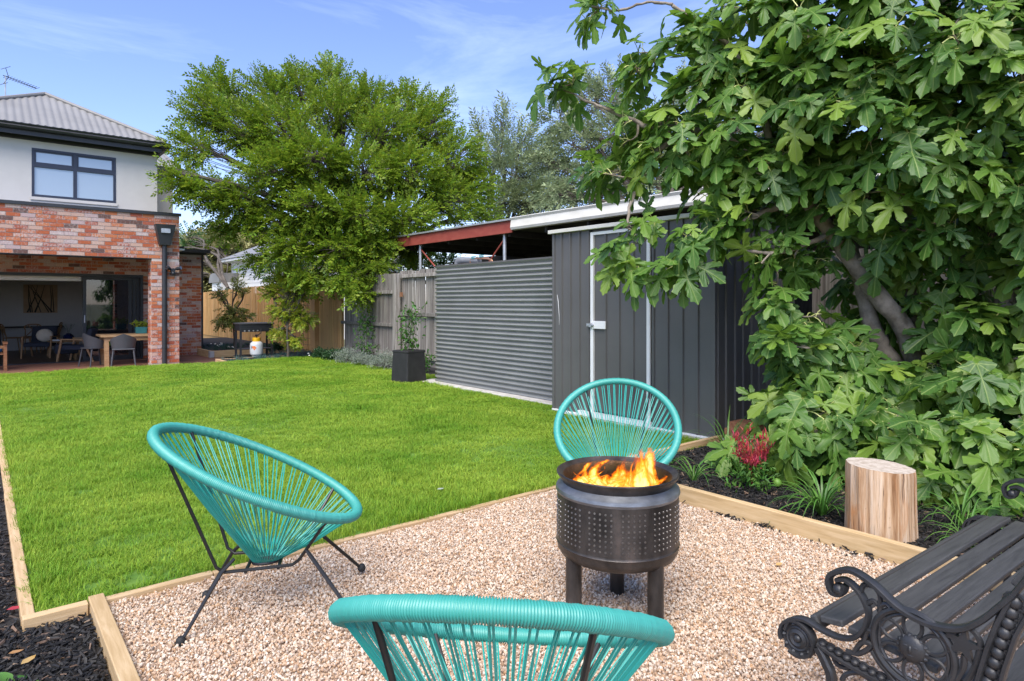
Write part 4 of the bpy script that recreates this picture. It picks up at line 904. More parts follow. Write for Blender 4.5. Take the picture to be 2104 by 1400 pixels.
# raised beds
def bed(name, label, boards, soil):
    t = thing(name, label, 'garden bed', (boards[0][0], boards[0][2], DK))
    for b in boards: mb = MB(); mb.b2(*b); mb.build('sleeper', m_pine if b[1] - b[0] > b[3] - b[2] else m_piney, t, w=True, bevel=.005)
    mb = MB(); mb.b2(*soil); mb.build('soil', m_soil, t, w=True); return t
b1 = bed('raised_bed', 'raised pine sleeper bed against the brick wing, with a steel corner bracket', [(4.86, 4.93, 18.82, 20.15, DK, .05), (4.935, 7.3, 18.82, 18.89, DK, .05)], (4.935, 7.3, 18.9, 26, DK, .03))
mb = MB(); mb.b2(4.85, 4.97, 18.808, 18.817, DK + .01, .04); mb.b2(4.848, 4.856, 18.81, 18.93, DK + .01, .04); mb.build('corner_bracket', m_gal, b1, w=True)
b2_ = bed('raised_bed', 'low pine sleeper bed of blue grasses in front of the barbecue', [(4.50, 4.56, 15.74, 16.95, DK, -.015), (4.50, 6.2, 15.735, 15.735 + .05, DK, .0), (4.565, 6.2, 16.90, 16.95, DK, -.02)], (4.565, 6.9, 15.79, 16.9, DK, -.035))

# ================================================================== furniture on the deck and in the room
def F(x, y): return gr(x, y, DK)
# outdoor table
def bx(parent, name, mat, *boxes, **k):
    mb = MB()
    for b in boxes: mb.b2(*b)
    return mb.build(name, mat, parent, **k)
tp = F(262, 752); ot = thing('outdoor_table', 'chunky timber outdoor table behind the brick pillar', 'table', (tp.x + .16, tp.y + .45, DK))
for k in range(6): bx(ot, 'board', m_table, (-.70, .75, -.45 + k * .151, -.45 + k * .151 + .146, .70, .745))
for sx in (-.58, .60):
    for sy in (-.36, .36): mb = MB(); mb.bar((sx * .99, sy, 0), (sx, sy * .95, .70), .09, .09, (0, 1, 0)); mb.build('leg', m_table, ot)
bx(ot, 'apron', m_table, (-.55, .57, -.40, -.37, .60, .70)); bx(ot, 'apron', m_table, (-.55, .57, .37, .40, .60, .70))
def plastic_chair(label, loc, rz):
    c = thing('outdoor_chair', label, 'chair', loc, rz, 'grey chairs at the outdoor table')
    mb = MB(); n = 14; v = []; f = []
    for i in range(n + 1):                      # wrap-round shell open to the front (+y)
        a = math.pi * (1.12 * i / n - .06) + math.pi
        hh = .80 - .16 * abs(i / n - .5) * 2 ** 1.2; x, y = .27 * math.cos(a), .25 * math.sin(a) + .02
        v += [(x * .86, y * .86, .44), (x, y * 1.08, hh), (x * .93, y * 1.0, hh), (x * .80, y * .80, .44)]
    for i in range(n):
        for j in range(4): f.append((i * 4 + j, i * 4 + (j + 1) % 4, i * 4 + 4 + (j + 1) % 4, i * 4 + 4 + j))
    mb.add(v, f); mb.build('shell', m_greyplastic, c, smooth=True)
    mb = MB(); mb.box((0, .02, .435), (.46, .46, .03)); mb.build('seat', m_greyplastic, c, bevel=.012)
    for sx in (-1, 1):
        for sy in (-1, 1): mb = MB(); mb.tube([(sx * .20, sy * .19 + .02, .43), (sx * .245, sy * .25 + .02, 0)], [.020, .015], 8); mb.build('leg', m_greyplastic, c, smooth=True)
    return c
q = F(197, 754); plastic_chair('grey moulded outdoor chair at the open end of the timber table, sideways on', (q.x, q.y + .22, DK), R(-68))
q = F(257, 757); plastic_chair('grey moulded outdoor chair pulled up to the lawn side of the table, back turned', (q.x, q.y + .22, DK), R(-8))
q = F(296, 748); plastic_chair('grey moulded outdoor chair mostly hidden behind the brick pillar', (q.x + .55, q.y + .9, DK), R(150))
tl = Vector(ot.location) + Vector((.22, .12, .745)); pl = thing('planter_box', 'small teal planter with a green succulent on the outdoor table', 'planter', tl)
mb = MB(); mb.box((0, 0, .08), (.22, .18, .16), None, 0, 1.12); mb.build('pot_body', m_teal, pl, bevel=.008)
# wooden deck chair with towel
q = F(10, 763); dc = thing('deck_chair', 'reddish timber outdoor armchair with a blue towel at the deck edge', 'chair', (q.x - .32, q.y + .35, DK))
for sx in (-.30, .33):
    for sy in (-.28, .28): bx(dc, 'leg', m_redwood, (sx - .03, sx + .03, sy - .03, sy + .03, 0, .60))
    bx(dc, 'arm', m_redwood, (sx - .045, sx + .045, -.36, .34, .60, .63))
for k in range(5): bx(dc, 'slat', m_redwood, (-.29, .32, -.26 + k * .11, -.26 + k * .11 + .09, .36, .385))
bx(dc, 'rail', m_redwood, (-.27, .30, -.30, -.27, .50, .56))
mb = MB(); v = []; f = []
for i in range(9):
    for j in range(7): s, t = i / 8, j / 6; v.append((-.15 + .42 * s, -.27 + .3 * t, .40 + .15 * (1 - t) * (1 - .4 * s) + .02 * math.sin(9 * s + 5 * t)))
for i in range(8):
    for j in range(6): f.append((i * 7 + j, i * 7 + 7 + j, i * 7 + 8 + j, i * 7 + j + 1))
mb.add(v, f); tw = mb.build('towel', m_blue, smooth=True); tw.location = dc.location; tag(tw, 'crumpled bright blue towel on the timber deck chair', 'towel'); tw.modifiers.new('s', 'SOLIDIFY').thickness = .012
# indoor things
def wood_armchair(label, loc, rz):
    c = thing('armchair', label, 'armchair', loc, rz, 'low armchairs in the room')
    bx(c, 'seat', m_navyfab, (-.30, .30, -.28, .32, .30, .42), bevel=.03); mb = MB(); mb.box((0, -.33, .60), (.60, .12, .50), (R(14), 0, 0)); mb.build('backrest', m_navyfab, c, bevel=.04)
    for sx in (-1, 1):
        mb = MB(); mb.bar((sx * .33, .36, 0), (sx * .33, .26, .56), .035, .045, (0, 1, 0)); mb.build('leg', m_oak, c); mb = MB(); mb.bar((sx * .33, -.48, 0), (sx * .33, -.24, .56), .035, .045, (0, 1, 0)); mb.build('leg', m_oak, c)
        mb = MB(); mb.bar((sx * .33, -.40, .56), (sx * .33, .30, .58), .05, .03); mb.build('arm', m_oak, c)
    return c
a1 = F(85, 736); wood_armchair('low navy armchair with timber frame and cream cushion, inside the open door', (a1.x, a1.y + .35, DK), R(160))
cu = MB().ball((0, 0, 0), .20, 18, (1, .45, .9)).build('cushion', m_creamfab, smooth=True); cu.location = (a1.x + .10, a1.y + .42, DK + .60); tag(cu, 'round cream cushion on the navy armchair', 'cushion')
a2 = F(166, 744); wood_armchair('navy armchair beside the door stack, half hidden by the grey chair', (a2.x, a2.y + .35, DK), R(60))
a3 = F(138, 741); of_ = thing('ottoman', 'navy footstool on short timber legs by the coffee table', 'footstool', (a3.x, a3.y + .2, DK)); bx(of_, 'cushion', m_navyfab, (-.25, .25, -.2, .2, .17, .42), bevel=.05)
for sx in (-.19, .19):
    for sy in (-.15, .15): mb = MB(); mb.bar((sx, sy, 0), (sx, sy, .17), .04, .04, (0, 1, 0)); mb.build('leg', m_oak, of_)
a4 = F(136, 733); ct = thing('coffee_table', 'small timber coffee table holding a navy vase', 'table', (a4.x, a4.y + .3, DK)); bx(ct, 'top', m_oak, (-.42, .36, -.3, .3, .40, .435), bevel=.006)
for sx in (-.35, .29):
    for sy in (-.22, .22): mb = MB(); mb.bar((sx * 1.12, sy * 1.1, 0), (sx, sy, .40), .04, .04, (0, 1, 0)); mb.build('leg', m_oak, ct)
vz = thing('vase', 'round navy vase with thin leafy stems on the coffee table', 'vase', (a4.x + .08, a4.y + .3, DK + .435)); mb = MB(); mb.lathe([(.05, 0), (.12, .05), (.135, .10), (.11, .16), (.05, .19), (.055, .205)], 20); mb.build('body', m_vase, vz, smooth=True)
for k in range(6): a = k * 1.05; mb = MB(); mb.tube([(0, 0, .19), (.05 * math.cos(a), .05 * math.sin(a), .32), (.14 * math.cos(a), .14 * math.sin(a), .44)], .004, 5); [mb.ball((.14 * math.cos(a) * t, .14 * math.sin(a) * t, .2 + .26 * t), .018, 6, (1, 1, .4)) for t in (.5, .7, .85, 1)]; mb.build('stem', m_silver, vz)
bk = tag(MB().b2(a4.x - .34, a4.x - .12, a4.y + .15, a4.y + .42, DK + .436, DK + .475).build('book_stack', m_white), 'white books lying on the coffee table', 'books')
d0 = F(62, 722); dt = thing('dining_table', 'dark dining table at the back of the room', 'table', (d0.x, d0.y + .8, DK)); bx(dt, 'top', m_dark, (-.9, .9, -.45, .45, .72, .76))
for sx in (-.75, .75):
    for sy in (-.35, .35): bx(dt, 'leg', m_dark, (sx - .04, sx + .04, sy - .04, sy + .04, 0, .72))
def bentwood(label, loc, rz):
    c = thing('dining_chair', label, 'chair', loc, rz, 'bentwood chairs at the dining table'); mb = MB(); mb.tube([(0, 0, .44), (0, 0, .47)], .21, 20); mb.build('seat', m_oak, c)
    for sx in (-1, 1): mb = MB(); mb.tube([(sx * .15, .15, .44), (sx * .19, .21, 0)], .015, 7); mb.build('leg', m_oak, c); mb = MB(); mb.tube([(sx * .19, -.25, 0), (sx * .17, -.18, .46), (sx * .18, -.24, .70)], .015, 7); mb.build('leg', m_oak, c)
    mb = MB(); mb.tube(curve([(-.18, -.24, .70), (-.20, -.26, .80), (-.10, -.28, .86), (.10, -.28, .86), (.20, -.26, .80), (.18, -.24, .70)], 4), .017, 8); mb.tube([(-.17, -.2, .5), (.12, -.27, .84)], .012, 6); mb.tube([(.17, -.2, .5), (-.12, -.27, .84)], .012, 6); mb.build('backrest', m_oak, c, smooth=True)
q = F(27, 727); bentwood('bentwood chair at the table end nearest the dark door jamb', (q.x, q.y + .3, DK), R(-80)); q = F(65, 727); bentwood('bentwood chair with its back to the open door, behind the cream cushion', (q.x, q.y + .35, DK), R(8)); q = F(108, 722); bentwood('bentwood chair at the table end nearest the vase', (q.x, q.y + .6, DK), R(95))
YP = 25.59; p0, p1 = onY(48, 585, YP), onY(118, 643, YP); pa = thing('painting', 'square canvas of dark branches on tan, on the far wall of the room', 'painting', ((p0.x + p1.x) / 2, YP - .03, p1.z)); W2 = (p1.x - p0.x) / 2; HH = p0.z - p1.z
bx(pa, 'canvas', m_canvas, (-W2, W2, 0, .028, 0, HH))
rg = random.Random(4); mb = MB()
for k in range(9):
    x0, z0, x1, z1 = rg.uniform(-W2, W2) * .9, 0, rg.uniform(-W2, W2) * .9, HH; mb.tube([(x0, -.002, .02), ((x0 + x1) / 2 + rg.uniform(-.05, .05), -.002, HH * .5), (x1, -.002, HH - .02)], [rg.uniform(.012, .03), .014, .006], 5)
mb.build('painted_branches', m_dark, pa, kind='stuff')
# ================================================================== scattered stuff
def scatter(name, pts, rot, scl, idx, meshes, label=None, cat=None, parent=None):
    c = bpy.data.collections.new(name + '_pieces')
    for i, me in enumerate(meshes):
        o = bpy.data.objects.new('%s_piece_%02d' % (name, i), me); c.objects.link(o)
    n = len(pts); me = bpy.data.meshes.new(name); me.vertices.add(n); me.vertices.foreach_set('co', np.ascontiguousarray(pts, np.float32).ravel())
    a = me.attributes.new('rot', 'FLOAT_VECTOR', 'POINT'); a.data.foreach_set('vector', np.ascontiguousarray(rot, np.float32).ravel())
    a = me.attributes.new('scl', 'FLOAT_VECTOR', 'POINT'); a.data.foreach_set('vector', np.ascontiguousarray(scl, np.float32).ravel())
    a = me.attributes.new('idx', 'INT', 'POINT'); a.data.foreach_set('value', np.ascontiguousarray(idx, np.int32))
    o = link(name, me, parent, kind='stuff')
    g = bpy.data.node_groups.new(name, 'GeometryNodeTree'); g.interface.new_socket('Geometry', in_out='INPUT', socket_type='NodeSocketGeometry'); g.interface.new_socket('Geometry', in_out='OUTPUT', socket_type='NodeSocketGeometry')
    N = g.nodes; gi = N.new('NodeGroupInput'); go = N.new('NodeGroupOutput'); ip = N.new('GeometryNodeInstanceOnPoints'); ci = N.new('GeometryNodeCollectionInfo')
    ci.inputs['Collection'].default_value = c; ci.inputs['Separate Children'].default_value = True; ci.inputs['Reset Children'].default_value = True
    g.links.new(gi.outputs[0], ip.inputs['Points']); g.links.new(ci.outputs[0], ip.inputs['Instance']); ip.inputs['Pick Instance'].default_value = True
    for nm, ty, sk in (('rot', 'FLOAT_VECTOR', 'Rotation'), ('scl', 'FLOAT_VECTOR', 'Scale'), ('idx', 'INT', 'Instance Index')):
        na = N.new('GeometryNodeInputNamedAttribute'); na.data_type = ty; na.inputs['Name'].default_value = nm; g.links.new(na.outputs['Attribute'], ip.inputs[sk])
    g.links.new(ip.outputs[0], go.inputs[0]); md = o.modifiers.new('scatter', 'NODES'); md.node_group = g
    if label: tag(o, label, cat)
    return o
def area_pts(x0, x1, y0, y1, dens):
    n = int((x1 - x0) * (y1 - y0) * dens); return np.stack([rng.uniform(x0, x1, n), rng.uniform(y0, y1, n), np.zeros(n)], 1)
def dcam(p): return p[:, 0] * SN + p[:, 1] * CS
def inview(p, m=150):
    d = dcam(p); x = PCX + FPX * (p[:, 0] * CS - p[:, 1] * SN) / np.maximum(d, .1); return (d > 1.2) & (x > -m - 250 / np.maximum(d, .5)) & (x < 2104 + m + 250 / np.maximum(d, .5))
def icorock(seed, flat=.7, sub=1):
    import bmesh
    bm = bmesh.new(); bmesh.ops.create_icosphere(bm, subdivisions=sub, radius=1); r = np.random.default_rng(seed); k = r.normal(size=(3, 3)); ph = r.uniform(0, 6, 3)
    for v in bm.verts:
        s = 1 + sum(.16 * math.sin(2.3 * float(np.dot(k[i], v.co)) + ph[i]) for i in range(3)); v.co = Vector((v.co.x * s * r.uniform(.92, 1.08), v.co.y * s * r.uniform(.75, .9), v.co.z * s * flat))
    me = bpy.data.meshes.new('pebble'); bm.to_mesh(me); bm.free(); me.materials.append(m_pebble); return me
# gravel
P = np.concatenate([area_pts(.46, 3.765, -.3, 3.49, 13500), area_pts(.46, 3.765, -2.4, -.3, 2500)]); d = dcam(P); P = P[(d > 1.3)]; P = P[inview(P, 500)]; n = len(P)
P[:, 2] = rng.uniform(-.007, .004, n) + .003 * np.sin(P[:, 0] * 5) * np.sin(P[:, 1] * 4)
s = rng.lognormal(math.log(.0054), .26, n).clip(.0035, .014); s[rng.random(n) < .006] *= 1.6
scatter('gravel', P, rng.uniform(0, 6.28, (n, 3)) * np.array([.25, .25, 1]), np.stack([s, s, s], 1), rng.integers(0, 8, n), [icorock(i, [.6, .75, .5, .8][i % 4]) for i in range(8)], 'pinkish cream gravel spread around the fire drum', 'gravel')
# mulch
def chip(seed):
    r = random.Random(seed); mb = MB(); L, W_, H_ = 1, r.uniform(.22, .42), r.uniform(.10, .2)
    v = [(-L / 2, -W_ * r.uniform(.1, .5), -H_ / 2), (L / 2, -W_ * r.uniform(.1, .5), -H_ / 2), (L * r.uniform(.3, .5), W_ * r.uniform(.3, .5), -H_ / 2), (-L * r.uniform(.3, .5), W_ * r.uniform(.3, .5), -H_ / 2)]
    v += [(x * r.uniform(.8, 1), y * r.uniform(.7, 1), z + H_ * r.uniform(.7, 1.2)) for x, y, z in v]
    mb.add(v, [(3, 2, 1, 0), (4, 5, 6, 7), (0, 1, 5, 4), (1, 2, 6, 5), (2, 3, 7, 6), (3, 0, 4, 7)]); return mb.mesh('chip', m_mulch)
def mulch(P, z, name, label):
    P = P[inview(P, 300)]; n = len(P); P[:, 2] = z + rng.uniform(-.006, .022, n); s = rng.uniform(.015, .045, n)
    scatter(name, P, np.stack([rng.normal(0, .35, n), rng.normal(0, .35, n), rng.uniform(0, 6.28, n)], 1), np.stack([s, s, s], 1), rng.integers(0, 6, n), [chip(i) for i in range(6)], label, 'mulch')
P = np.concatenate([area_pts(3.83, 6.2, .2, 3.48, 3600), area_pts(3.83, 6.4, 3.3, 3.5, 1500)]); k = rng.random(len(P)) < np.where(P[:, 0] > 5.3, .35, 1); mulch(P[k], .035, 'mulch', 'black wood chip mulch around the log stump and fig tree')
mulch(np.concatenate([area_pts(-.9, .385, .6, 3.48, 5600)]), -.03, 'mulch', 'black wood chip mulch in the corner beside the gravel sleeper')
P = area_pts(-.9, .13, 3.46, 10, 3600); P = P[rng.random(len(P)) < np.clip(1.4 - P[:, 1] / 8, .25, 1)]; mulch(P, -.02, 'mulch', 'black wood chip mulch strip along the lawn sleepers')
P = np.stack([np.full(500, 3.765) - np.abs(rng.normal(0, .03, 500)), rng.uniform(.8, 3.4, 500), np.zeros(500)], 1); P = P[rng.random(500) < (.35 + .35 * np.sin(P[:, 1] * 9))]; mulch(P, .0, 'mulch', 'black wood chips spilled along the gravel edge')
# grass
def tuft(seed, nb, rad, h):
    r = np.random.default_rng(seed); V = []; F = []
    for i in range(nb):
        a = r.uniform(0, 6.28); q = rad * math.sqrt(r.random()); bx_, by = q * math.cos(a), q * math.sin(a); hh = h * r.uniform(.45, 1.15); az = r.uniform(0, 6.28); ln = hh * r.uniform(.25, 1.0); wv = r.uniform(.0011, .0021)
        dx, dy = math.cos(az), math.sin(az); sx, sy = -dy * wv, dx * wv; b = len(V)
        V += [(bx_ - sx, by - sy, -.005), (bx_ + sx, by + sy, -.005), (bx_ - sx * .8 + dx * ln * .35, by - sy * .8 + dy * ln * .35, hh * .6), (bx_ + sx * .8 + dx * ln * .35, by + sy * .8 + dy * ln * .35, hh * .6), (bx_ + dx * ln, by + dy * ln, hh * .92)]
        F += [(b, b + 1, b + 3), (b, b + 3, b + 2), (b + 2, b + 3, b + 4)]
    return fast_mesh('tuft', np.array(V), np.array(F), m_grass)
P = area_pts(.20, 6.54, 3.55, 15.72, 900); P = P[inview(P, 60)]; d = dcam(P)
keep = rng.random(len(P)) < np.clip((4.2 / d) ** 1.35, .16, 1); P = P[keep]; d = d[keep]
bare = np.exp(-(((P[:, 0] - .62) / .22) ** 2 + ((P[:, 1] - 3.66) / .10) ** 2)); k = rng.random(len(P)) > bare * .8; P = P[k]; d = d[k]
k = ~((np.abs(P[:, 0] - pt.x) < .26) & (np.abs(P[:, 1] - pt.y) < .26)) & ~((P[:, 0] > 5.9) & (P[:, 1] < 9.8)) & ~((P[:, 0] > 5.55) & (P[:, 1] < 6.1)); P = P[k]; d = d[k]; n = len(P)
hs = (.80 + .28 * np.sin(P[:, 0] * 1.7 + 1) * np.sin(P[:, 1] * 1.1) + rng.normal(0, .12, n)).clip(.45, 1.5); ws = np.clip((d / 4.2) ** .75, 1, 3.0)
edge = ((P[:, 0] < .34) | (P[:, 1] < 3.66)); hs[edge] *= 1.25; hs[(P[:, 0] < .36) & (P[:, 1] > 3.7) & (P[:, 1] < 5.4)] *= 1.45
scatter('grass', P, np.stack([np.zeros(n), np.zeros(n), rng.uniform(0, 6.28, n)], 1), np.stack([ws, ws, hs], 1), rng.integers(0, 6, n), [tuft(i, 26, .045, .052) for i in range(6)], 'bright green mown grass of the lawn', 'grass')
# dry leaves lying about
def leaf_litter(x, y, z, label, s=.05, mat=None, rz=0):
    mb = MB(); v = [(-.5, 0, 0), (-.2, .18, .06), (.2, .16, .05), (.5, 0, .1), (.2, -.18, .08), (-.2, -.17, .03), (0, 0, 0)]; mb.add([tuple(c_ * s for c_ in q) for q in v], [(0, 6, 1), (1, 6, 2), (2, 6, 3), (3, 6, 4), (4, 6, 5), (5, 6, 0)])
    o = mb.build('fallen_leaf', mat or m_dry, smooth=True); o.location = gr(x, y, z); o.rotation_euler = (.2, .1, rz); tag(o, label, 'leaf')
leaf_litter(33, 1250, 0, 'dark red fallen leaf on the mulch strip by the lawn corner', .07, m_nand); leaf_litter(33, 1340, 0, 'small orange fallen leaf on the mulch corner', .05); leaf_litter(58, 1357, 0, 'long tan fallen leaf on the mulch corner', .07, None, .8)
leaf_litter(1600, 1160, .01, 'brown curled leaf on the gravel in front of the log stump', .06); leaf_litter(1690, 1188, .01, 'brown leaf on the gravel by the bench arm', .05, None, 1); leaf_litter(905, 1005, .05, 'pale fallen leaf lying on the lawn behind the drum', .06, m_silver)
gf = MB().ball((0, 0, .028), .03, 12, (1, 1, 1.1)).build('fallen_fig', m_fruit, smooth=True); gf.location = gr(1597, 1000, .06); tag(gf, 'yellow-green fallen fig on the mulch beside the red nandina', 'fig')

# ================================================================== trees
def rotmats(ax, nrm):
    """frames with y along ax and z near nrm"""
    ax = ax / np.linalg.norm(ax, axis=1, keepdims=True); x = np.cross(ax, nrm); x /= np.linalg.norm(x, axis=1, keepdims=True) + 1e-9; z = np.cross(x, ax); return np.stack([x, ax, z], 2)
def place(T, Fc, pos, M, sc, uv=None):
    n, k = len(pos), len(T); V = np.einsum('nij,kj->nki', M, T) * sc[:, None, None] + pos[:, None, :]; F = (Fc[None] + (np.arange(n) * k)[:, None, None]).reshape(-1, Fc.shape[1])
    return V.reshape(-1, 3), F, (np.tile(uv, (n, 1)) if uv is not None else None)
def spray(seed, nl, length, lw, ll, droop=.15):
    """a twig's worth of leaves: quads along y"""
    r = np.random.default_rng(seed); V = []; F = []
    for i in range(nl):
        t = (i + .6) / nl; s = 1 if i % 2 else -1; b = np.array([0, length * t, -droop * length * t * t]); a = s * r.uniform(.5, 1.1); u = np.array([math.sin(a), math.cos(a), r.uniform(-.45, .15)]); q = ll * r.uniform(.7, 1.2); sd_ = np.array([math.cos(a), -math.sin(a), r.uniform(-.3, .3)]); k = len(V)
        V += [b, b + u * q * .45 + sd_ * lw * .5, b + u * q, b + u * q * .45 - sd_ * lw * .5]; F.append((k, k + 1, k + 2, k + 3))
    return np.array(V), np.array(F)
def unit(n): v = rng.normal(size=(n, 3)); return v / np.linalg.norm(v, axis=1, keepdims=True)
def limb(mb, a, b, r0, r1, wob=.08, n=7, seg=7):
    a, b = Vector(a), Vector(b); L = (b - a).length; pts = []; k = random.uniform(0, 6)
    for i in range(n + 1):
        t = i / n; p_ = a.lerp(b, t) + Vector((math.sin(k + t * 5), math.cos(k * 1.3 + t * 4), 0)) * (wob * L * math.sin(math.pi * t) * .6) + Vector((0, 0, L * .10 * math.sin(math.pi * t))); pts.append(p_)
    mb.tube(pts, [r0 + (r1 - r0) * (i / n) for i in range(n + 1)], seg); return pts
def leafy_tree(name, label, base, fork, blobs, mat, per, ll, lw, nl=14, sp=.55, r0=.22, twig=True, group=None, bark=None, shell=.5, up=.35):
    """blobs: (photo x, photo y, distance, radius in photo px, flatten)"""
    t = thing(name, label, 'tree', base, 0, group); L = Vector(base); mb = MB(); fk = Vector(fork); mb.tube([L + Vector((0, 0, -.2)), L.lerp(fk, .3) + Vector((.03, 0, 0)), L.lerp(fk, .7), fk], [r0 * 1.3, r0 * 1.05, r0 * .9, r0 * .75], 10)
    tw = MB(); allp = []; alld = []; cen = Vector((0, 0, 0))
    B = [(at(x, y, d), rp * d / FPX, fl) for x, y, d, rp, fl in blobs]
    cen = sum((b[0] for b in B), Vector()) / len(B)
    for c, r_, fl in B:
        pts = limb(mb, fk, c, r0 * .45, .03, .10)
        n = max(6, int(per * (r_ ** 2)))
        u = unit(n); rad = r_ * (shell + (1 - shell) * rng.random(n)) ** .7; q = u * rad[:, None] * np.array([1, 1, fl]); pos = np.array(c) + q
        allp.append(pos); out = u * .75 + (pos - np.array(cen)) / (np.linalg.norm(pos - np.array(cen), axis=1, keepdims=True) + .01) * .6 + np.array([0, 0, up - .1]) + rng.normal(0, .3, (n, 3)); alld.append(out)
        for i in range(0, n, 3):
            p0 = pts[min(len(pts) - 1, int(len(pts) * random.uniform(.45, 1)))]; tw.tube([p0, (Vector(pos[i]) + p0) / 2 + Vector((0, 0, .05 * r_)), Vector(pos[i])], [.018, .010, .005], 3)
    pos = np.concatenate(allp); ax = np.concatenate(alld); n = len(pos); nrm = np.array([0, 0, 1.]) + rng.normal(0, .45, (n, 3)); M = rotmats(ax, nrm); Vs = []; Fs = []; off = 0
    for k in range(4):
        T, Fc = spray(k + 11, nl, sp, lw, ll); sel = np.arange(n) % 4 == k; V, F_, _ = place(T, Fc, pos[sel] - np.array(M[sel][:, :, 1]) * sp * .4, M[sel], rng.uniform(.75, 1.25, sel.sum())); Vs.append(V); Fs.append(F_ + off); off += len(V)
    mb.build('trunk', bark or m_bark2, t, w=True, smooth=True); tw.build('twigs', bark or m_bark2, t, w=True, kind='stuff')
    V = np.concatenate(Vs) - np.array(L); me = fast_mesh('crown', V, np.concatenate(Fs), mat); link('crown', me, t, kind='stuff'); return t
elm = [(394, 304, 15.6, 40, 0.8), (419, 229, 16.3, 44, 0.9), (450, 184, 17, 37, 0.8), (490, 264, 16.5, 59, 0.8), (374, 379, 14.9, 34, 0.7), (434, 394, 15.2, 50, 0.7), (490, 424, 15.6, 52, 0.65), (545, 194, 17.5, 47, 0.9), (610, 179, 18, 42, 0.9), (680, 169, 18.3, 37, 1), (690, 224, 17.5, 55, 0.8), (580, 264, 16.5, 63, 0.8), (560, 354, 15.8, 63, 0.7), (650, 324, 16, 63, 0.75),
       (760, 214, 18.3, 49, 0.8), (840, 219, 18.6, 44, 0.9), (790, 274, 17.5, 63, 0.8), (880, 264, 18.2, 50, 0.9), (750, 354, 16.6, 63, 0.75), (850, 354, 17.2, 63, 0.8), (940, 324, 18, 52, 0.9), (973, 384, 18.3, 44, 0.8), (930, 414, 17.6, 55, 0.7), (650, 424, 15.8, 63, 0.65), (745, 444, 16, 60, 0.65), (840, 449, 16.6, 55, 0.65), (560, 464, 15.8, 46, 0.6), (600, 514, 15.6, 44, 0.6), (690, 514, 15.6, 50, 0.6), (770, 504, 16, 42, 0.6), (640, 574, 15.6, 34, 0.5), (720, 574, 15.4, 38, 0.5), (530, 534, 15.9, 25, 0.5), (740, 604, 15.3, 24, 0.5), (460, 474, 15.9, 30, 0.5), (354, 354, 14.6, 15, 0.8), (675, 139, 18.3, 17, 1.3), (998, 444, 18.5, 25, 0.7), (430, 164, 17, 17, 1), (905, 209, 18.6, 21, 0.9), (780, 549, 15.6, 25, 0.5), (850, 514, 18.5, 38, 0.6)]
leafy_tree('elm_tree', 'large spreading bright green tree behind the grey paling fence', (8.6, 16.4, -.3), (8.4, 16.5, 2.3), elm, m_elm, 620, .086, .046, nl=16, sp=.50, r0=.24)
gum = [(1030, 250, 25, 22, 1.6), (1025, 310, 25, 34, 1.1), (1075, 290, 25.5, 32, 1.2), (1050, 360, 24.5, 45, .9), (1100, 340, 25, 40, .9), (1085, 410, 24, 45, .7), (1040, 410, 24, 35, .8), (985, 270, 26, 20, 1.3), (1130, 400, 24, 45, .8), (1000, 330, 26, 25, 1)]
leafy_tree('gum_tree', 'grey-green gum tree with open upright twigs behind the carport', (15.6, 19.6, -.3), (15.6, 19.6, 3.5), gum, m_gum, 260, .16, .05, nl=14, sp=.7, r0=.2, up=.7)
gum2 = [(1150, 240, 21, 40, 1.1), (1200, 200, 21, 42, 1), (1260, 190, 21, 45, 1), (1180, 300, 20, 55, .9), (1260, 280, 20, 60, .9), (1200, 380, 19.5, 60, .7), (1290, 370, 19.5, 60, .7), (1350, 260, 20.5, 60, .9), (1370, 350, 20, 55, .8), (1130, 330, 20, 40, .8), (1150, 400, 19, 40, .6), (1440, 300, 20.5, 65, .9), (1440, 180, 21, 55, .9), (1540, 250, 21, 75, .9), (1660, 260, 21, 80, .9)]
leafy_tree('olive_tree', 'dense silvery-green tree directly behind the cream gutter', (15.4, 11.5, -.3), (15.4, 11.5, 3), gum2, m_gum, 260, .13, .05, nl=15, sp=.55, r0=.22)
leafy_tree('pale_tree', 'pale yellowish tree far behind the white weatherboard house', (11.5, 40, -.3), (11.5, 40, 2), [(400, 525, 41, 34, 1), (440, 510, 41, 36, 1), (480, 530, 42, 34, 1), (420, 570, 41, 40, .8), (470, 580, 41, 40, .8), (520, 520, 43, 38, 1), (385, 560, 40, 26, 1)], m_pale, 260, .26, .14, nl=14, sp=.9, r0=.03)
leafy_tree('dark_tree', 'small dark green tree between the elm branches and the brick wing', (8.5, 30, -.3), (8.5, 30, 2), [(385, 488, 33, 22, 1), (375, 510, 33, 18, 1), (400, 505, 33, 15, 1)], m_darkleaf, 110, .18, .07, nl=12, sp=.6, r0=.15)
leafy_tree('hedge_tree', 'dark shrubby tree in the shade behind the carport posts', (13.5, 17.2, -.3), (13.5, 17.2, 1), [(800, 540, 22, 40, .8), (870, 545, 22, 36, .6), (930, 540, 21.5, 36, .6), (560, 560, 23, 30, .8), (620, 560, 23, 34, .8), (700, 560, 22, 40, .8)], m_darkleaf, 200, .12, .06, nl=14, sp=.45, r0=.14)
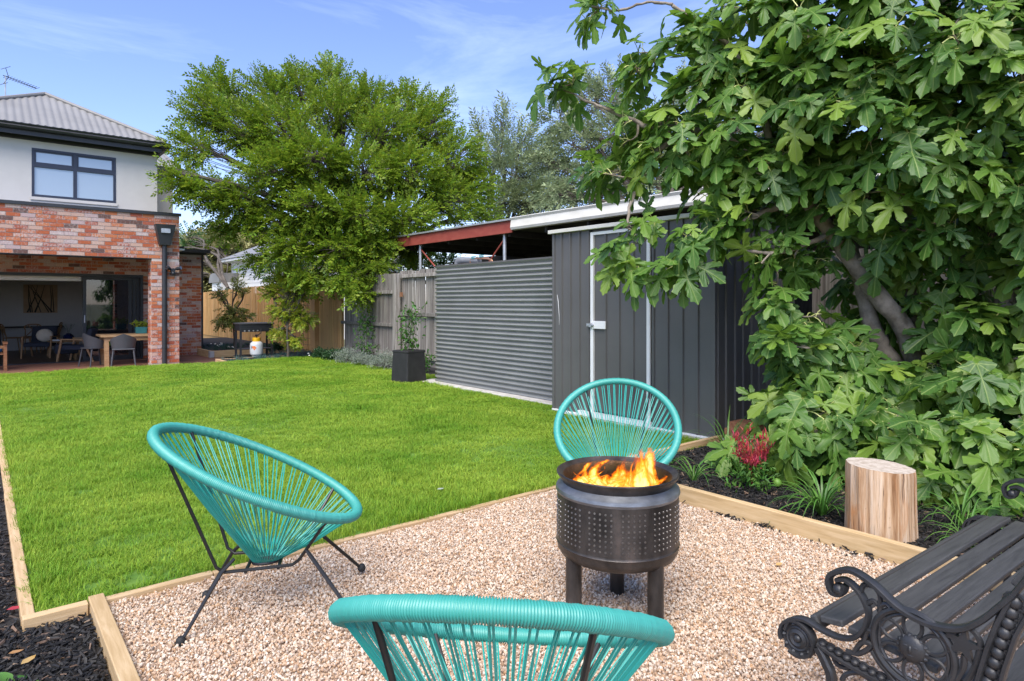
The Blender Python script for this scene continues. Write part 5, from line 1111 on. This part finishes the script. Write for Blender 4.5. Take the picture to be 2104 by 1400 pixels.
# young maples
def maple(label, base, blobs, mat, per):
    return leafy_tree('maple_sapling', label, base, (base[0], base[1], .75), blobs, mat, per, .075, .040, nl=10, sp=.22, r0=.028, group='young maples by the new fence', shell=.15, up=.1)
maple('young bright green maple in the bed in front of the barbecue end', tuple(gr(590, 737)), [(600, 600, 16.2, 38, .8), (575, 580, 16.2, 26, .9), (625, 585, 16.2, 26, .9), (600, 560, 16.2, 22, 1), (585, 640, 16, 34, .6), (620, 655, 16, 26, .7), (575, 680, 16, 18, .6), (605, 700, 16, 16, .6), (555, 600, 16.2, 16, .8)], m_maple, 1000)
maple('young sparse olive maple in the raised bed beside the brick wing', tuple(at(480, 713, 19.6)), [(480, 640, 19.6, 30, .8), (470, 660, 19.5, 30, .5), (500, 650, 19.5, 22, .6), (455, 610, 19.6, 18, .8), (485, 590, 19.7, 18, 1), (500, 605, 19.6, 14, 1), (450, 600, 19.6, 10, 1)], m_maple2, 380)

# ------------------------------------------------------------------ small plants
def strap_mesh(seed, n, ln, wd, spread, mat, arch=1.0):
    r = np.random.default_rng(seed); mb = MB()
    for i in range(n):
        az = r.uniform(0, 6.28); el = r.uniform(*spread); L = ln * r.uniform(.5, 1.1); w_ = wd * r.uniform(.7, 1.1); p_ = Vector((.025 * math.cos(az) * r.random(), .025 * math.sin(az) * r.random(), -.01)); k = 8; ang = el; pts = []
        for j in range(k + 1): pts.append(p_.copy()); p_ = p_ + Vector((math.cos(az) * math.cos(ang), math.sin(az) * math.cos(ang), math.sin(ang))) * (L / k); ang -= arch * r.uniform(.10, .30) * (1 + j * .12)
        s = Vector((-math.sin(az), math.cos(az), 0)); v = []; f = []
        for j, q in enumerate(pts):
            ww = w_ * (.55 + .9 * (j / k)) if j < k * .4 else w_ * (1 - (j / k - .4) / .62); v += [q - s * ww / 2, q + Vector((0, 0, -ww * .18)), q + s * ww / 2]
        for j in range(k): f += [(3 * j, 3 * j + 1, 3 * j + 4, 3 * j + 3), (3 * j + 1, 3 * j + 2, 3 * j + 5, 3 * j + 4)]
        mb.add(v, f)
    return mb.mesh('leaves', mat, smooth=True)
def strap_plant(label, p_, seed, n, ln, wd=.014, spread=(.75, 1.5), mat=None, arch=1, name='strappy_plant', group='strap-leaved plants in the mulch'):
    t = thing(name, label, 'plant', p_, 0, group); link('leaves', strap_mesh(seed, n, ln, wd, spread, mat or m_strap, arch), t, kind='stuff'); return t
strap_plant('strap-leaved plant beside the log stump, the fullest of the bed', gr(1690, 1055, .06), 1, 60, .46, .016)
strap_plant('small strap-leaved plant between the drum and the red nandina', gr(1425, 985, .06), 2, 26, .36, .012)
strap_plant('tall sparse strap-leaved plant in front of the shed corner', gr(1495, 935, .06), 3, 34, .58, .013, (.95, 1.5), None, .7)
strap_plant('strap-leaved plant tucked under the fig leaves behind the nandina', gr(1610, 945, .06), 4, 44, .42, .014)
strap_plant('strap-leaved plant behind the bench seat, under the fig', gr(1975, 1075, .06), 5, 36, .42, .014)
strap_plant('small strap-leaved tuft just behind the turquoise chair rim and drum', gr(1378, 950, .06), 6, 14, .3, .012)
strap_plant('strap-leaved plant between log stump and bench', gr(1990, 1120, .06), 7, 26, .36, .013)
strap_plant('broad yellow-green leaves poking up from the mulch corner by the sleeper', gr(30, 1412, -.03), 8, 9, .15, .05, (.6, 1.2), m_strap, 1.0, 'broad_leaf_plant', None)
# nandina
nd = thing('nandina', 'small nandina with red new growth above green leaves', 'shrub', gr(1545, 995, .06)); mb = MB(); mb2 = MB(); L0 = Vector(nd.location)
def leaflets(pos, mat, name, parent, ll, lw, per=9, spr=.05, upb=.3, seed=0):
    r = np.random.default_rng(seed); pos = np.repeat(np.array(pos), per, 0); n = len(pos); pos = pos + r.normal(0, spr, (n, 3)); ax = r.normal(0, 1, (n, 3)) + np.array([0, 0, upb]); nrm = r.normal(0, .5, (n, 3)) + np.array([0, 0, 1.]); M = rotmats(ax, nrm)
    T = np.array([(0, 0, 0), (.5 * lw, .45 * ll, .08 * ll), (0, ll, -.1 * ll), (-.5 * lw, .45 * ll, .08 * ll)]); V, F_, _ = place(T, np.array([(0, 1, 2), (0, 2, 3)]), pos, M, r.uniform(.6, 1.25, n)); me = fast_mesh(name, V, F_, mat); return link(name, me, parent, kind='stuff')
leaflets([((.02 + .10 * t_) * math.cos(a_), (.02 + .10 * t_) * math.sin(a_), .13 + (.16 + .10 * math.sin(a_ * 3)) * t_) for a_ in np.arange(0, 6.2, .75) for t_ in np.linspace(0, 1, 9)], m_nand, 'red_leaves', nd, .05, .012, 6, .016, 2.2, 1); leaflets([(rng.normal(0, .10), rng.normal(0, .10), rng.uniform(.03, .15)) for _ in range(60)], m_shrub, 'green_leaves', nd, .05, .018, 9, .03, .3, 2)
for k in range(7): a = k * .9; mb.tube([(0, 0, 0), (.03 * math.cos(a), .03 * math.sin(a), .14), (.08 * math.cos(a), .08 * math.sin(a), .3)], .004, 5)
mb.build('stems', m_nand, nd, kind='stuff')
# climbers, pot plant, box balls, silver shrubs, blue grasses
def climber(label, base, h, wd, per, seed, name='climbing_shrub', mat=None):
    t = thing(name, label, 'shrub', base); r = np.random.default_rng(seed); mb = MB()
    for k in range(4): mb.tube([(r.normal(0, .03), r.normal(0, .03), 0), (r.normal(0, wd * .4), r.normal(0, wd * .4), h * .5), (r.normal(0, wd * .4), r.normal(0, wd * .4), h)], .006, 5)
    mb.build('stems', m_bark2, t, kind='stuff'); leaflets([(r.normal(0, wd * .55), r.normal(0, wd * .55), r.uniform(.06, 1) * h) for _ in range(int(per))], mat or m_shrub, 'foliage', t, .085, .04, 7, .06, .3, seed); return t
climber('slender leafy climber growing up the grey fence', (7.15, onX(752, 700, 7.15).y, .0), 1.15, .22, 60, 21); climber('small leafy shrub growing in the tall black planter', (pt.x, pt.y, .56), .72, .16, 40, 22, 'pot_shrub'); climber('low leafy shrub between the planter and the tank end', (6.75, onX(872, 765, 6.75).y, .0), .35, .16, 30, 23, 'low_shrub')
def ballshrub(label, p_, r_, mat=None, sq=1, group=None, name='box_ball', ll=.05, lw=.03, per=120):
    t = thing(name, label, 'shrub', p_, 0, group); u = unit(per); u[:, 2] = np.abs(u[:, 2]) * sq; leaflets(u * r_ * rng.uniform(.6, 1, (per, 1)) + np.array([0, 0, r_ * .25]), mat or m_box, 'foliage', t, ll, lw, 9, r_ * .16, .5, int(p_[0] * 100) % 97); mb = MB(); mb.tube([(0, 0, -.03), (0, 0, r_ * .6)], .012, 6); mb.build('stem', m_bark2, t); return t
for k, (x, y) in enumerate(((658, 731), (678, 735), (700, 733))): q = gr(x, y + 6); ballshrub(['dark clipped ball shrub beside the square fence post', 'dark clipped ball shrub between its two neighbours at the pale panel', 'dark clipped ball shrub next to the silvery shrub'][k], (q.x, q.y, 0), .19, None, 1, 'three ball shrubs in a row')
q = at(565, 712, 18.2); ballshrub('dark green ball shrub beside the barbecue legs', (q.x, q.y, -.02), .2)
for k, (x, y, r_, lab) in enumerate(((712, 742, .30, 'silvery low shrub beside the row of ball shrubs'), (745, 747, .24, 'silvery low shrub at the foot of the climber'), (790, 755, .34, 'silvery low shrub against the grey fence next to the planter'))): q = gr(x, y + 4); ballshrub(lab, (q.x, q.y, 0), r_, m_silver, .75, None, 'silver_shrub', .06, .012, 130)
q = gr(5, 1015, 0); ballshrub('low grey-green groundcover tuft at the lawn edging in the mulch strip', (q.x - .12, q.y, 0), .10, m_silver, .6, None, 'silver_shrub', .03, .012, 60)
def fescue(name, label, P, mat, s0=1):
    n = len(P); ms = [strap_mesh(60 + i, 34, .24, .006, (.5, 1.5), mat, 1) for i in range(3)]; s = rng.uniform(.7, 1.25, n) * s0; scatter(name, P, np.stack([np.zeros(n), np.zeros(n), rng.uniform(0, 6.28, n)], 1), np.stack([s, s, s], 1), rng.integers(0, 3, n), ms, label, 'grasses')
P = area_pts(4.62, 6.85, 15.82, 16.85, 26); P[:, 2] = -.04; fescue('blue_grass', 'tufts of blue-green grass filling the low bed by the barbecue', P, m_fescue, .9)
P = area_pts(4.97, 7.2, 18.95, 21.5, 20); P[:, 2] = .03; fescue('dark_grass', 'dark green grass tufts filling the raised bed', P, m_fescue2, .85)
P = area_pts(5.9, 7.2, 16.9, 18.6, 16); P[:, 2] = -.03; fescue('bed_grass', 'blue-green grass tufts behind the bright young maple', P, m_fescue, .8)
for k, (x, y, d_, lab) in enumerate(((452, 712, 19.2, 'white daisy flowers among the dark grasses of the raised bed'), (480, 716, 19, 'small white flowers at the foot of the olive maple'), (632, 733, 15.9, 'single white flower near the bright maple'))):
    c = at(x, y, d_); mb = MB()
    for j in range(9 if k < 2 else 3): mb.ball((random.gauss(0, .16), random.gauss(0, .1), random.uniform(0, .10)), .024, 6, (1, 1, .6))
    o = mb.build('flowers', m_flower, kind='stuff'); o.location = c; tag(o, lab, 'flowers')
sc_ = thing('succulent', 'green succulent rosette growing in the teal planter', 'plant', Vector(pl.location) + Vector((0, 0, .15))); leaflets([(rng.normal(0, .08), rng.normal(0, .06), rng.uniform(.0, .12)) for _ in range(34)], m_maple, 'leaves', sc_, .07, .035, 6, .03, .8, 5)

# ================================================================== the fig tree
HALF = [(.0, .03), (.06, -.05), (.15, -.065), (.20, -.02), (.29, -.015), (.32, .035), (.385, .07), (.365, .13), (.30, .165), (.25, .215), (.105, .27), (.24, .335), (.29, .41), (.37, .44), (.41, .53), (.475, .58), (.47, .665), (.41, .715), (.36, .675), (.29, .66), (.24, .58), (.075, .465), (.115, .60), (.165, .66), (.15, .74), (.19, .81), (.155, .88), (.15, .95), (.07, .985), (.015, 1.04)]
def fig_leaf(seed):
    r = np.random.default_rng(seed); k = r.uniform(.9, 1.08, 30); nar = r.uniform(.85, 1.1)
    H = [(x * k[i] * nar, y) for i, (x, y) in enumerate(HALF)]; deep = r.uniform(.7, 1.5)
    for i in (10, 21): H[i] = (H[i][0] * deep, H[i][1])
    O = H + [(-x * r.uniform(.93, 1.07), y) for x, y in reversed(H[1:])]; O = np.array([(0, .40)] + O); cv, cx2 = r.uniform(.18, .55), r.uniform(-.1, .5)
    mid = (O[1:] + O[0]) / 2                                        # an inner ring so that the blade can bend
    Q = np.concatenate([O[:1], mid, O[1:]]); z = -cv * (Q[:, 1] - .15) ** 2 * np.sign(Q[:, 1] - .15) + cx2 * .6 * np.abs(Q[:, 0]) * (1 - np.abs(Q[:, 0])) - .25 * Q[:, 0] ** 2 + .022 * np.sin(Q[:, 0] * 17 + seed) + r.normal(0, .008, len(Q))
    n = len(mid); F_ = [(0, 1 + i, 1 + (i + 1) % n) for i in range(n)]
    for i in range(n): j = (i + 1) % n; F_ += [(1 + i, 1 + n + i, 1 + n + j), (1 + i, 1 + n + j, 1 + j)]
    return np.stack([Q[:, 0], Q[:, 1], z], 1), np.array(F_), np.stack([Q[:, 0] + .5, Q[:, 1]], 1)
FL = [fig_leaf(i) for i in range(7)]
FB = at(1890, 955, 5.6); FB.z = 0
figt = thing('fig_tree', 'large fig tree with lobed leaves and green figs overhanging the shed', 'tree', FB)
tk = MB(); nodes = []
def trunk(pts, r0, r1, keep=True):
    P_ = curve([at(*q) for q in pts], 6); n = len(P_); tk.tube([p_ + Vector((random.gauss(0, .008), random.gauss(0, .008), 0)) for p_ in P_], [r0 + (r1 - r0) * i / (n - 1) + random.uniform(-.004, .004) for i in range(n)], 10)
    if keep: nodes.extend([(p_, r0 + (r1 - r0) * i / (n - 1)) for i, p_ in enumerate(P_)])
bx_ = (1895, 960, 5.6)
trunk([bx_, (1885, 800, 5.55), (1870, 700, 5.45), (1790, 590, 5.4), (1710, 480, 5.45), (1650, 405, 5.5), (1590, 330, 5.55), (1500, 290, 5.7), (1420, 265, 5.85), (1330, 262, 6.0)], .10, .022)
trunk([bx_, (1850, 780, 5.6), (1795, 680, 5.6), (1770, 590, 5.6), (1745, 500, 5.6), (1740, 400, 5.6), (1700, 260, 5.5), (1650, 120, 5.4), (1600, 10, 5.4)], .085, .03)
trunk([bx_, (1880, 780, 5.6), (1872, 640, 5.6), (1868, 500, 5.5), (1880, 350, 5.3), (1900, 200, 5.1), (1930, 60, 5.0), (1950, -60, 5)], .085, .03)
trunk([bx_, (1930, 780, 5.65), (1955, 620, 5.6), (1975, 500, 5.4), (2010, 380, 5.2), (2040, 250, 5), (2060, 100, 4.9)], .08, .03)
trunk([bx_, (1990, 840, 5.3), (2050, 700, 5.1), (2085, 600, 5.0), (2110, 480, 4.95), (2150, 350, 4.9), (2200, 200, 4.8)], .10, .04)
trunk([(2055, 690, 5.1), (2060, 600, 5.15), (2085, 520, 5.2), (2060, 420, 5.2)], .06, .03)
trunk([(1650, 405, 5.5), (1560, 440, 5.5), (1490, 470, 5.5)], .035, .012); trunk([(1590, 330, 5.55), (1560, 200, 5.6), (1500, 100, 5.7), (1440, 50, 5.9), (1380, 10, 6)], .035, .014); trunk([(1420, 265, 5.85), (1340, 320, 5.9), (1300, 400, 5.8), (1290, 470, 5.7)], .028, .010); trunk([(1330, 262, 6.0), (1260, 230, 6.1), (1200, 205, 6.25), (1150, 180, 6.35)], .022, .008)
trunk([(1380, 10, 6), (1330, 5, 6.1), (1270, 22, 6.15), (1215, 12, 6.2)], .016, .008); trunk([(1710, 480, 5.45), (1600, 520, 5.4), (1500, 505, 5.4), (1430, 480, 5.5)], .022, .009)
blobs = [(1560, 80, 5.6, 125), (1700, 50, 5.3, 130), (1880, 60, 4.9, 150), (2050, 90, 4.6, 160), (1450, 120, 5.9, 75), (1330, 215, 6.1, 90), (1440, 250, 5.8, 120), (1600, 230, 5.5, 140), (1760, 210, 5.2, 150), (1930, 250, 4.8, 160), (2080, 300, 4.6, 150), (1260, 310, 6.1, 65), (1380, 360, 5.9, 80), (1500, 370, 5.7, 95), (1630, 370, 5.6, 95), (1740, 360, 5.3, 100), (1860, 400, 5.1, 130), (2020, 450, 4.8, 140), (1330, 140, 6.1, 55), (1560, 470, 5.5, 55), (1660, 510, 5.7, 60), (1610, 560, 5.5, 45),
         (1640, 650, 5.4, 65), (1615, 740, 5.25, 70), (1590, 840, 5.15, 62), (1700, 740, 5.4, 85), (1730, 850, 5.05, 95), (1660, 900, 4.85, 75), (1830, 790, 5.2, 90), (1860, 890, 4.8, 110), (1960, 640, 5.3, 80), (1990, 760, 5.0, 110), (2020, 890, 4.6, 125), (1960, 970, 4.35, 85), (2080, 990, 4.25, 75), (1790, 940, 4.7, 70), (2090, 620, 4.9, 90), (1930, 530, 5.5, 80), (1800, 620, 5.9, 70), (1760, 700, 5.8, 70), (2080, 780, 4.7, 110), (1700, 930, 4.75, 50),
         (1205, 45, 6.2, 36), (1150, 175, 6.35, 30), (1195, 190, 6.25, 38), (1235, 30, 6.2, 20), (1275, 490, 5.65, 34), (1285, 545, 5.6, 22), (1345, 460, 5.7, 26), (1420, 500, 5.5, 26), (1405, 555, 5.5, 18), (1465, 470, 5.5, 20), (1225, 345, 6.1, 30), (1410, 45, 6, 34), (1560, 900, 5.1, 32),
         (2200, 150, 4.6, 150), (2250, 400, 4.6, 150), (2220, 650, 4.6, 140), (2200, 880, 4.4, 120), (1720, -70, 5.3, 120), (1900, -80, 5, 130), (2080, -60, 4.8, 140)]
tips = []
for (x, y, d_, rp) in blobs:
    r_ = rp * d_ / FPX; c = np.array(at(x, y, d_)); n = max(2, int(round((13 if x < 1480 else 21) * (r_ / .5) ** 2)));
    u = unit(n); q = c + u * (r_ * rng.uniform(.35, 1, (n, 1)) ** .6) * np.array([1, 1, 1]); q[:, 2] = np.maximum(q[:, 2], .22); q[:, 0] = np.minimum(q[:, 0], 7.25)
    for p_, uu in zip(q, u): tips.append((p_, uu))
cen = np.array(at(1850, 480, 5.6)); nodep = [(np.array(p_), r_) for p_, r_ in nodes]
NP = np.array([p_ for p_, _ in nodep]); NR = np.array([r_ for _, r_ in nodep]); tw = MB(); pet = MB(); leaves = []; fruits = []
dd_ = [np.min(np.linalg.norm(NP - t[0], axis=1)) for t in tips]
for i in np.argsort(dd_):
    p_, uu = tips[i]; D = np.linalg.norm(NP - p_, axis=1) + np.maximum(0, (NP[:, 2] - p_[2])) * .25; j = int(np.argmin(D)); a = Vector(NP[j]); b = Vector(p_); L = (b - a).length; m_ = (a + b) / 2 + Vector((random.gauss(0, .06), random.gauss(0, .06), -.08 * L + random.gauss(0, .03))); r0 = min(NR[j] * .6, .016); P_ = curve([a, m_, b], 4); tw.tube(P_, list(np.linspace(max(r0, .008), .0055, len(P_))), 5)
    NP = np.concatenate([NP, np.array([tuple(P_[4]), tuple(P_[6]), tuple(b)])]); NR = np.concatenate([NR, [.010, .008, .007]])
    o = (b - P_[-3]).normalized(); oc = (p_ - cen) / (np.linalg.norm(p_ - cen) + .01); outw = np.array(o) * .6 + oc * .6 + uu * .3; outw[2] *= .6; outw = outw / np.linalg.norm(outw)
    nl_ = random.randint(4, 7); e1 = np.cross(outw, [0, 0, 1.]); e1 /= np.linalg.norm(e1) + 1e-6; e2 = np.cross(outw, e1); ph = random.uniform(0, 6)
    for k in range(nl_):
        f_ = ph + k * 2.4; rad = e1 * math.cos(f_) + e2 * math.sin(f_); back = .10 * k / nl_; pdir = outw * random.uniform(.25, .8) + rad * .85 + np.array([0, 0, .12]); pdir /= np.linalg.norm(pdir); pl_ = random.uniform(.06, .13); s0 = p_ - np.array(o) * back; lb = s0 + pdir * pl_
        ax = pdir * .7 + np.array([0, 0, -random.uniform(.25, .9)]) + rng.normal(0, .18, 3); nr = np.array([0, 0, .85]) + outw * .65 + np.array(sd) * .25 + rng.normal(0, .25, 3); size = random.choice((.15, .20, .23, .26, .28, .31)) * random.uniform(.9, 1.12)
        if k >= nl_ - 1 and random.random() < .5: size *= .5
        leaves.append((lb, ax, nr, size, random.randrange(7))); pet.tube([Vector(s0), Vector(s0 + pdir * pl_ * .5 + np.array([0, 0, .012])), Vector(lb)], .0042, 3)
    if random.random() < .30: fruits.append(p_ + rng.normal(0, .03, 3) + np.array([0, 0, -.02])); fruits.append(p_ + rng.normal(0, .035, 3))
tk.build('trunk', m_bark, figt, w=True, smooth=True); tw.build('twigs', m_bark, figt, w=True, smooth=True, kind='stuff'); pet.build('leaf_stalks', m_petiole, figt, w=True, kind='stuff')
pos = np.array([l[0] for l in leaves]); ax = np.array([l[1] for l in leaves]); nr = np.array([l[2] for l in leaves]); sc = np.array([l[3] for l in leaves]); ty = np.array([l[4] for l in leaves]); M = rotmats(ax, nr)
dl_ = dcam(pos); px_ = PCX + FPX * (pos[:, 0] * CS - pos[:, 1] * SN) / dl_; py_ = PCY + FPX * (CAMH - pos[:, 2]) / dl_; vis = (px_ > 20) & (px_ < 2085) & (py_ > 15) & (py_ < 1380)
vd = -np.stack([pos[:, 0], pos[:, 1], pos[:, 2] - CAMH], 1); vd /= np.linalg.norm(vd, axis=1, keepdims=True); face = np.abs((M[:, :, 2] * vd).sum(1)); score = np.where(vis, sc / dl_ ** 1.6 * (.4 + face), 0); top = set(np.argsort(-score)[:300].tolist())
lm = [fast_mesh('fig_leaf', T, F_, m_fig, uv, True) for T, F_, uv in FL]; Lf = np.array(FB); Vs = []; Fs = []; Us = []; off = 0
for i in top:
    mt = Matrix([list(M[i][0]), list(M[i][1]), list(M[i][2])]); link('leaf', lm[ty[i]], figt, Vector(pos[i] - Lf), mt.to_euler(), scale=(sc[i],) * 3)
mask = np.ones(len(pos), bool); mask[list(top)] = False
for k in range(7):
    s_ = mask & (ty == k); T, F_, uv = FL[k]; V, Fx, U = place(T, F_, pos[s_] - Lf, M[s_], sc[s_], uv); Vs.append(V); Fs.append(Fx + off); Us.append(U); off += len(V)
link('crown', fast_mesh('crown', np.concatenate(Vs), np.concatenate(Fs), m_fig, np.concatenate(Us), True), figt, kind='stuff')
mb = MB(); mb.lathe([(.001, -.026), (.014, -.022), (.020, -.008), (.017, .008), (.008, .022), (.004, .034)], 10); fm = mb.mesh('fig', m_fruit, smooth=True)
for p_ in fruits[:200]: link('fig', fm, figt, Vector(p_ - Lf), (random.uniform(-.6, .6), random.uniform(-.6, .6), 0), scale=(random.uniform(.8, 1.3),) * 3)
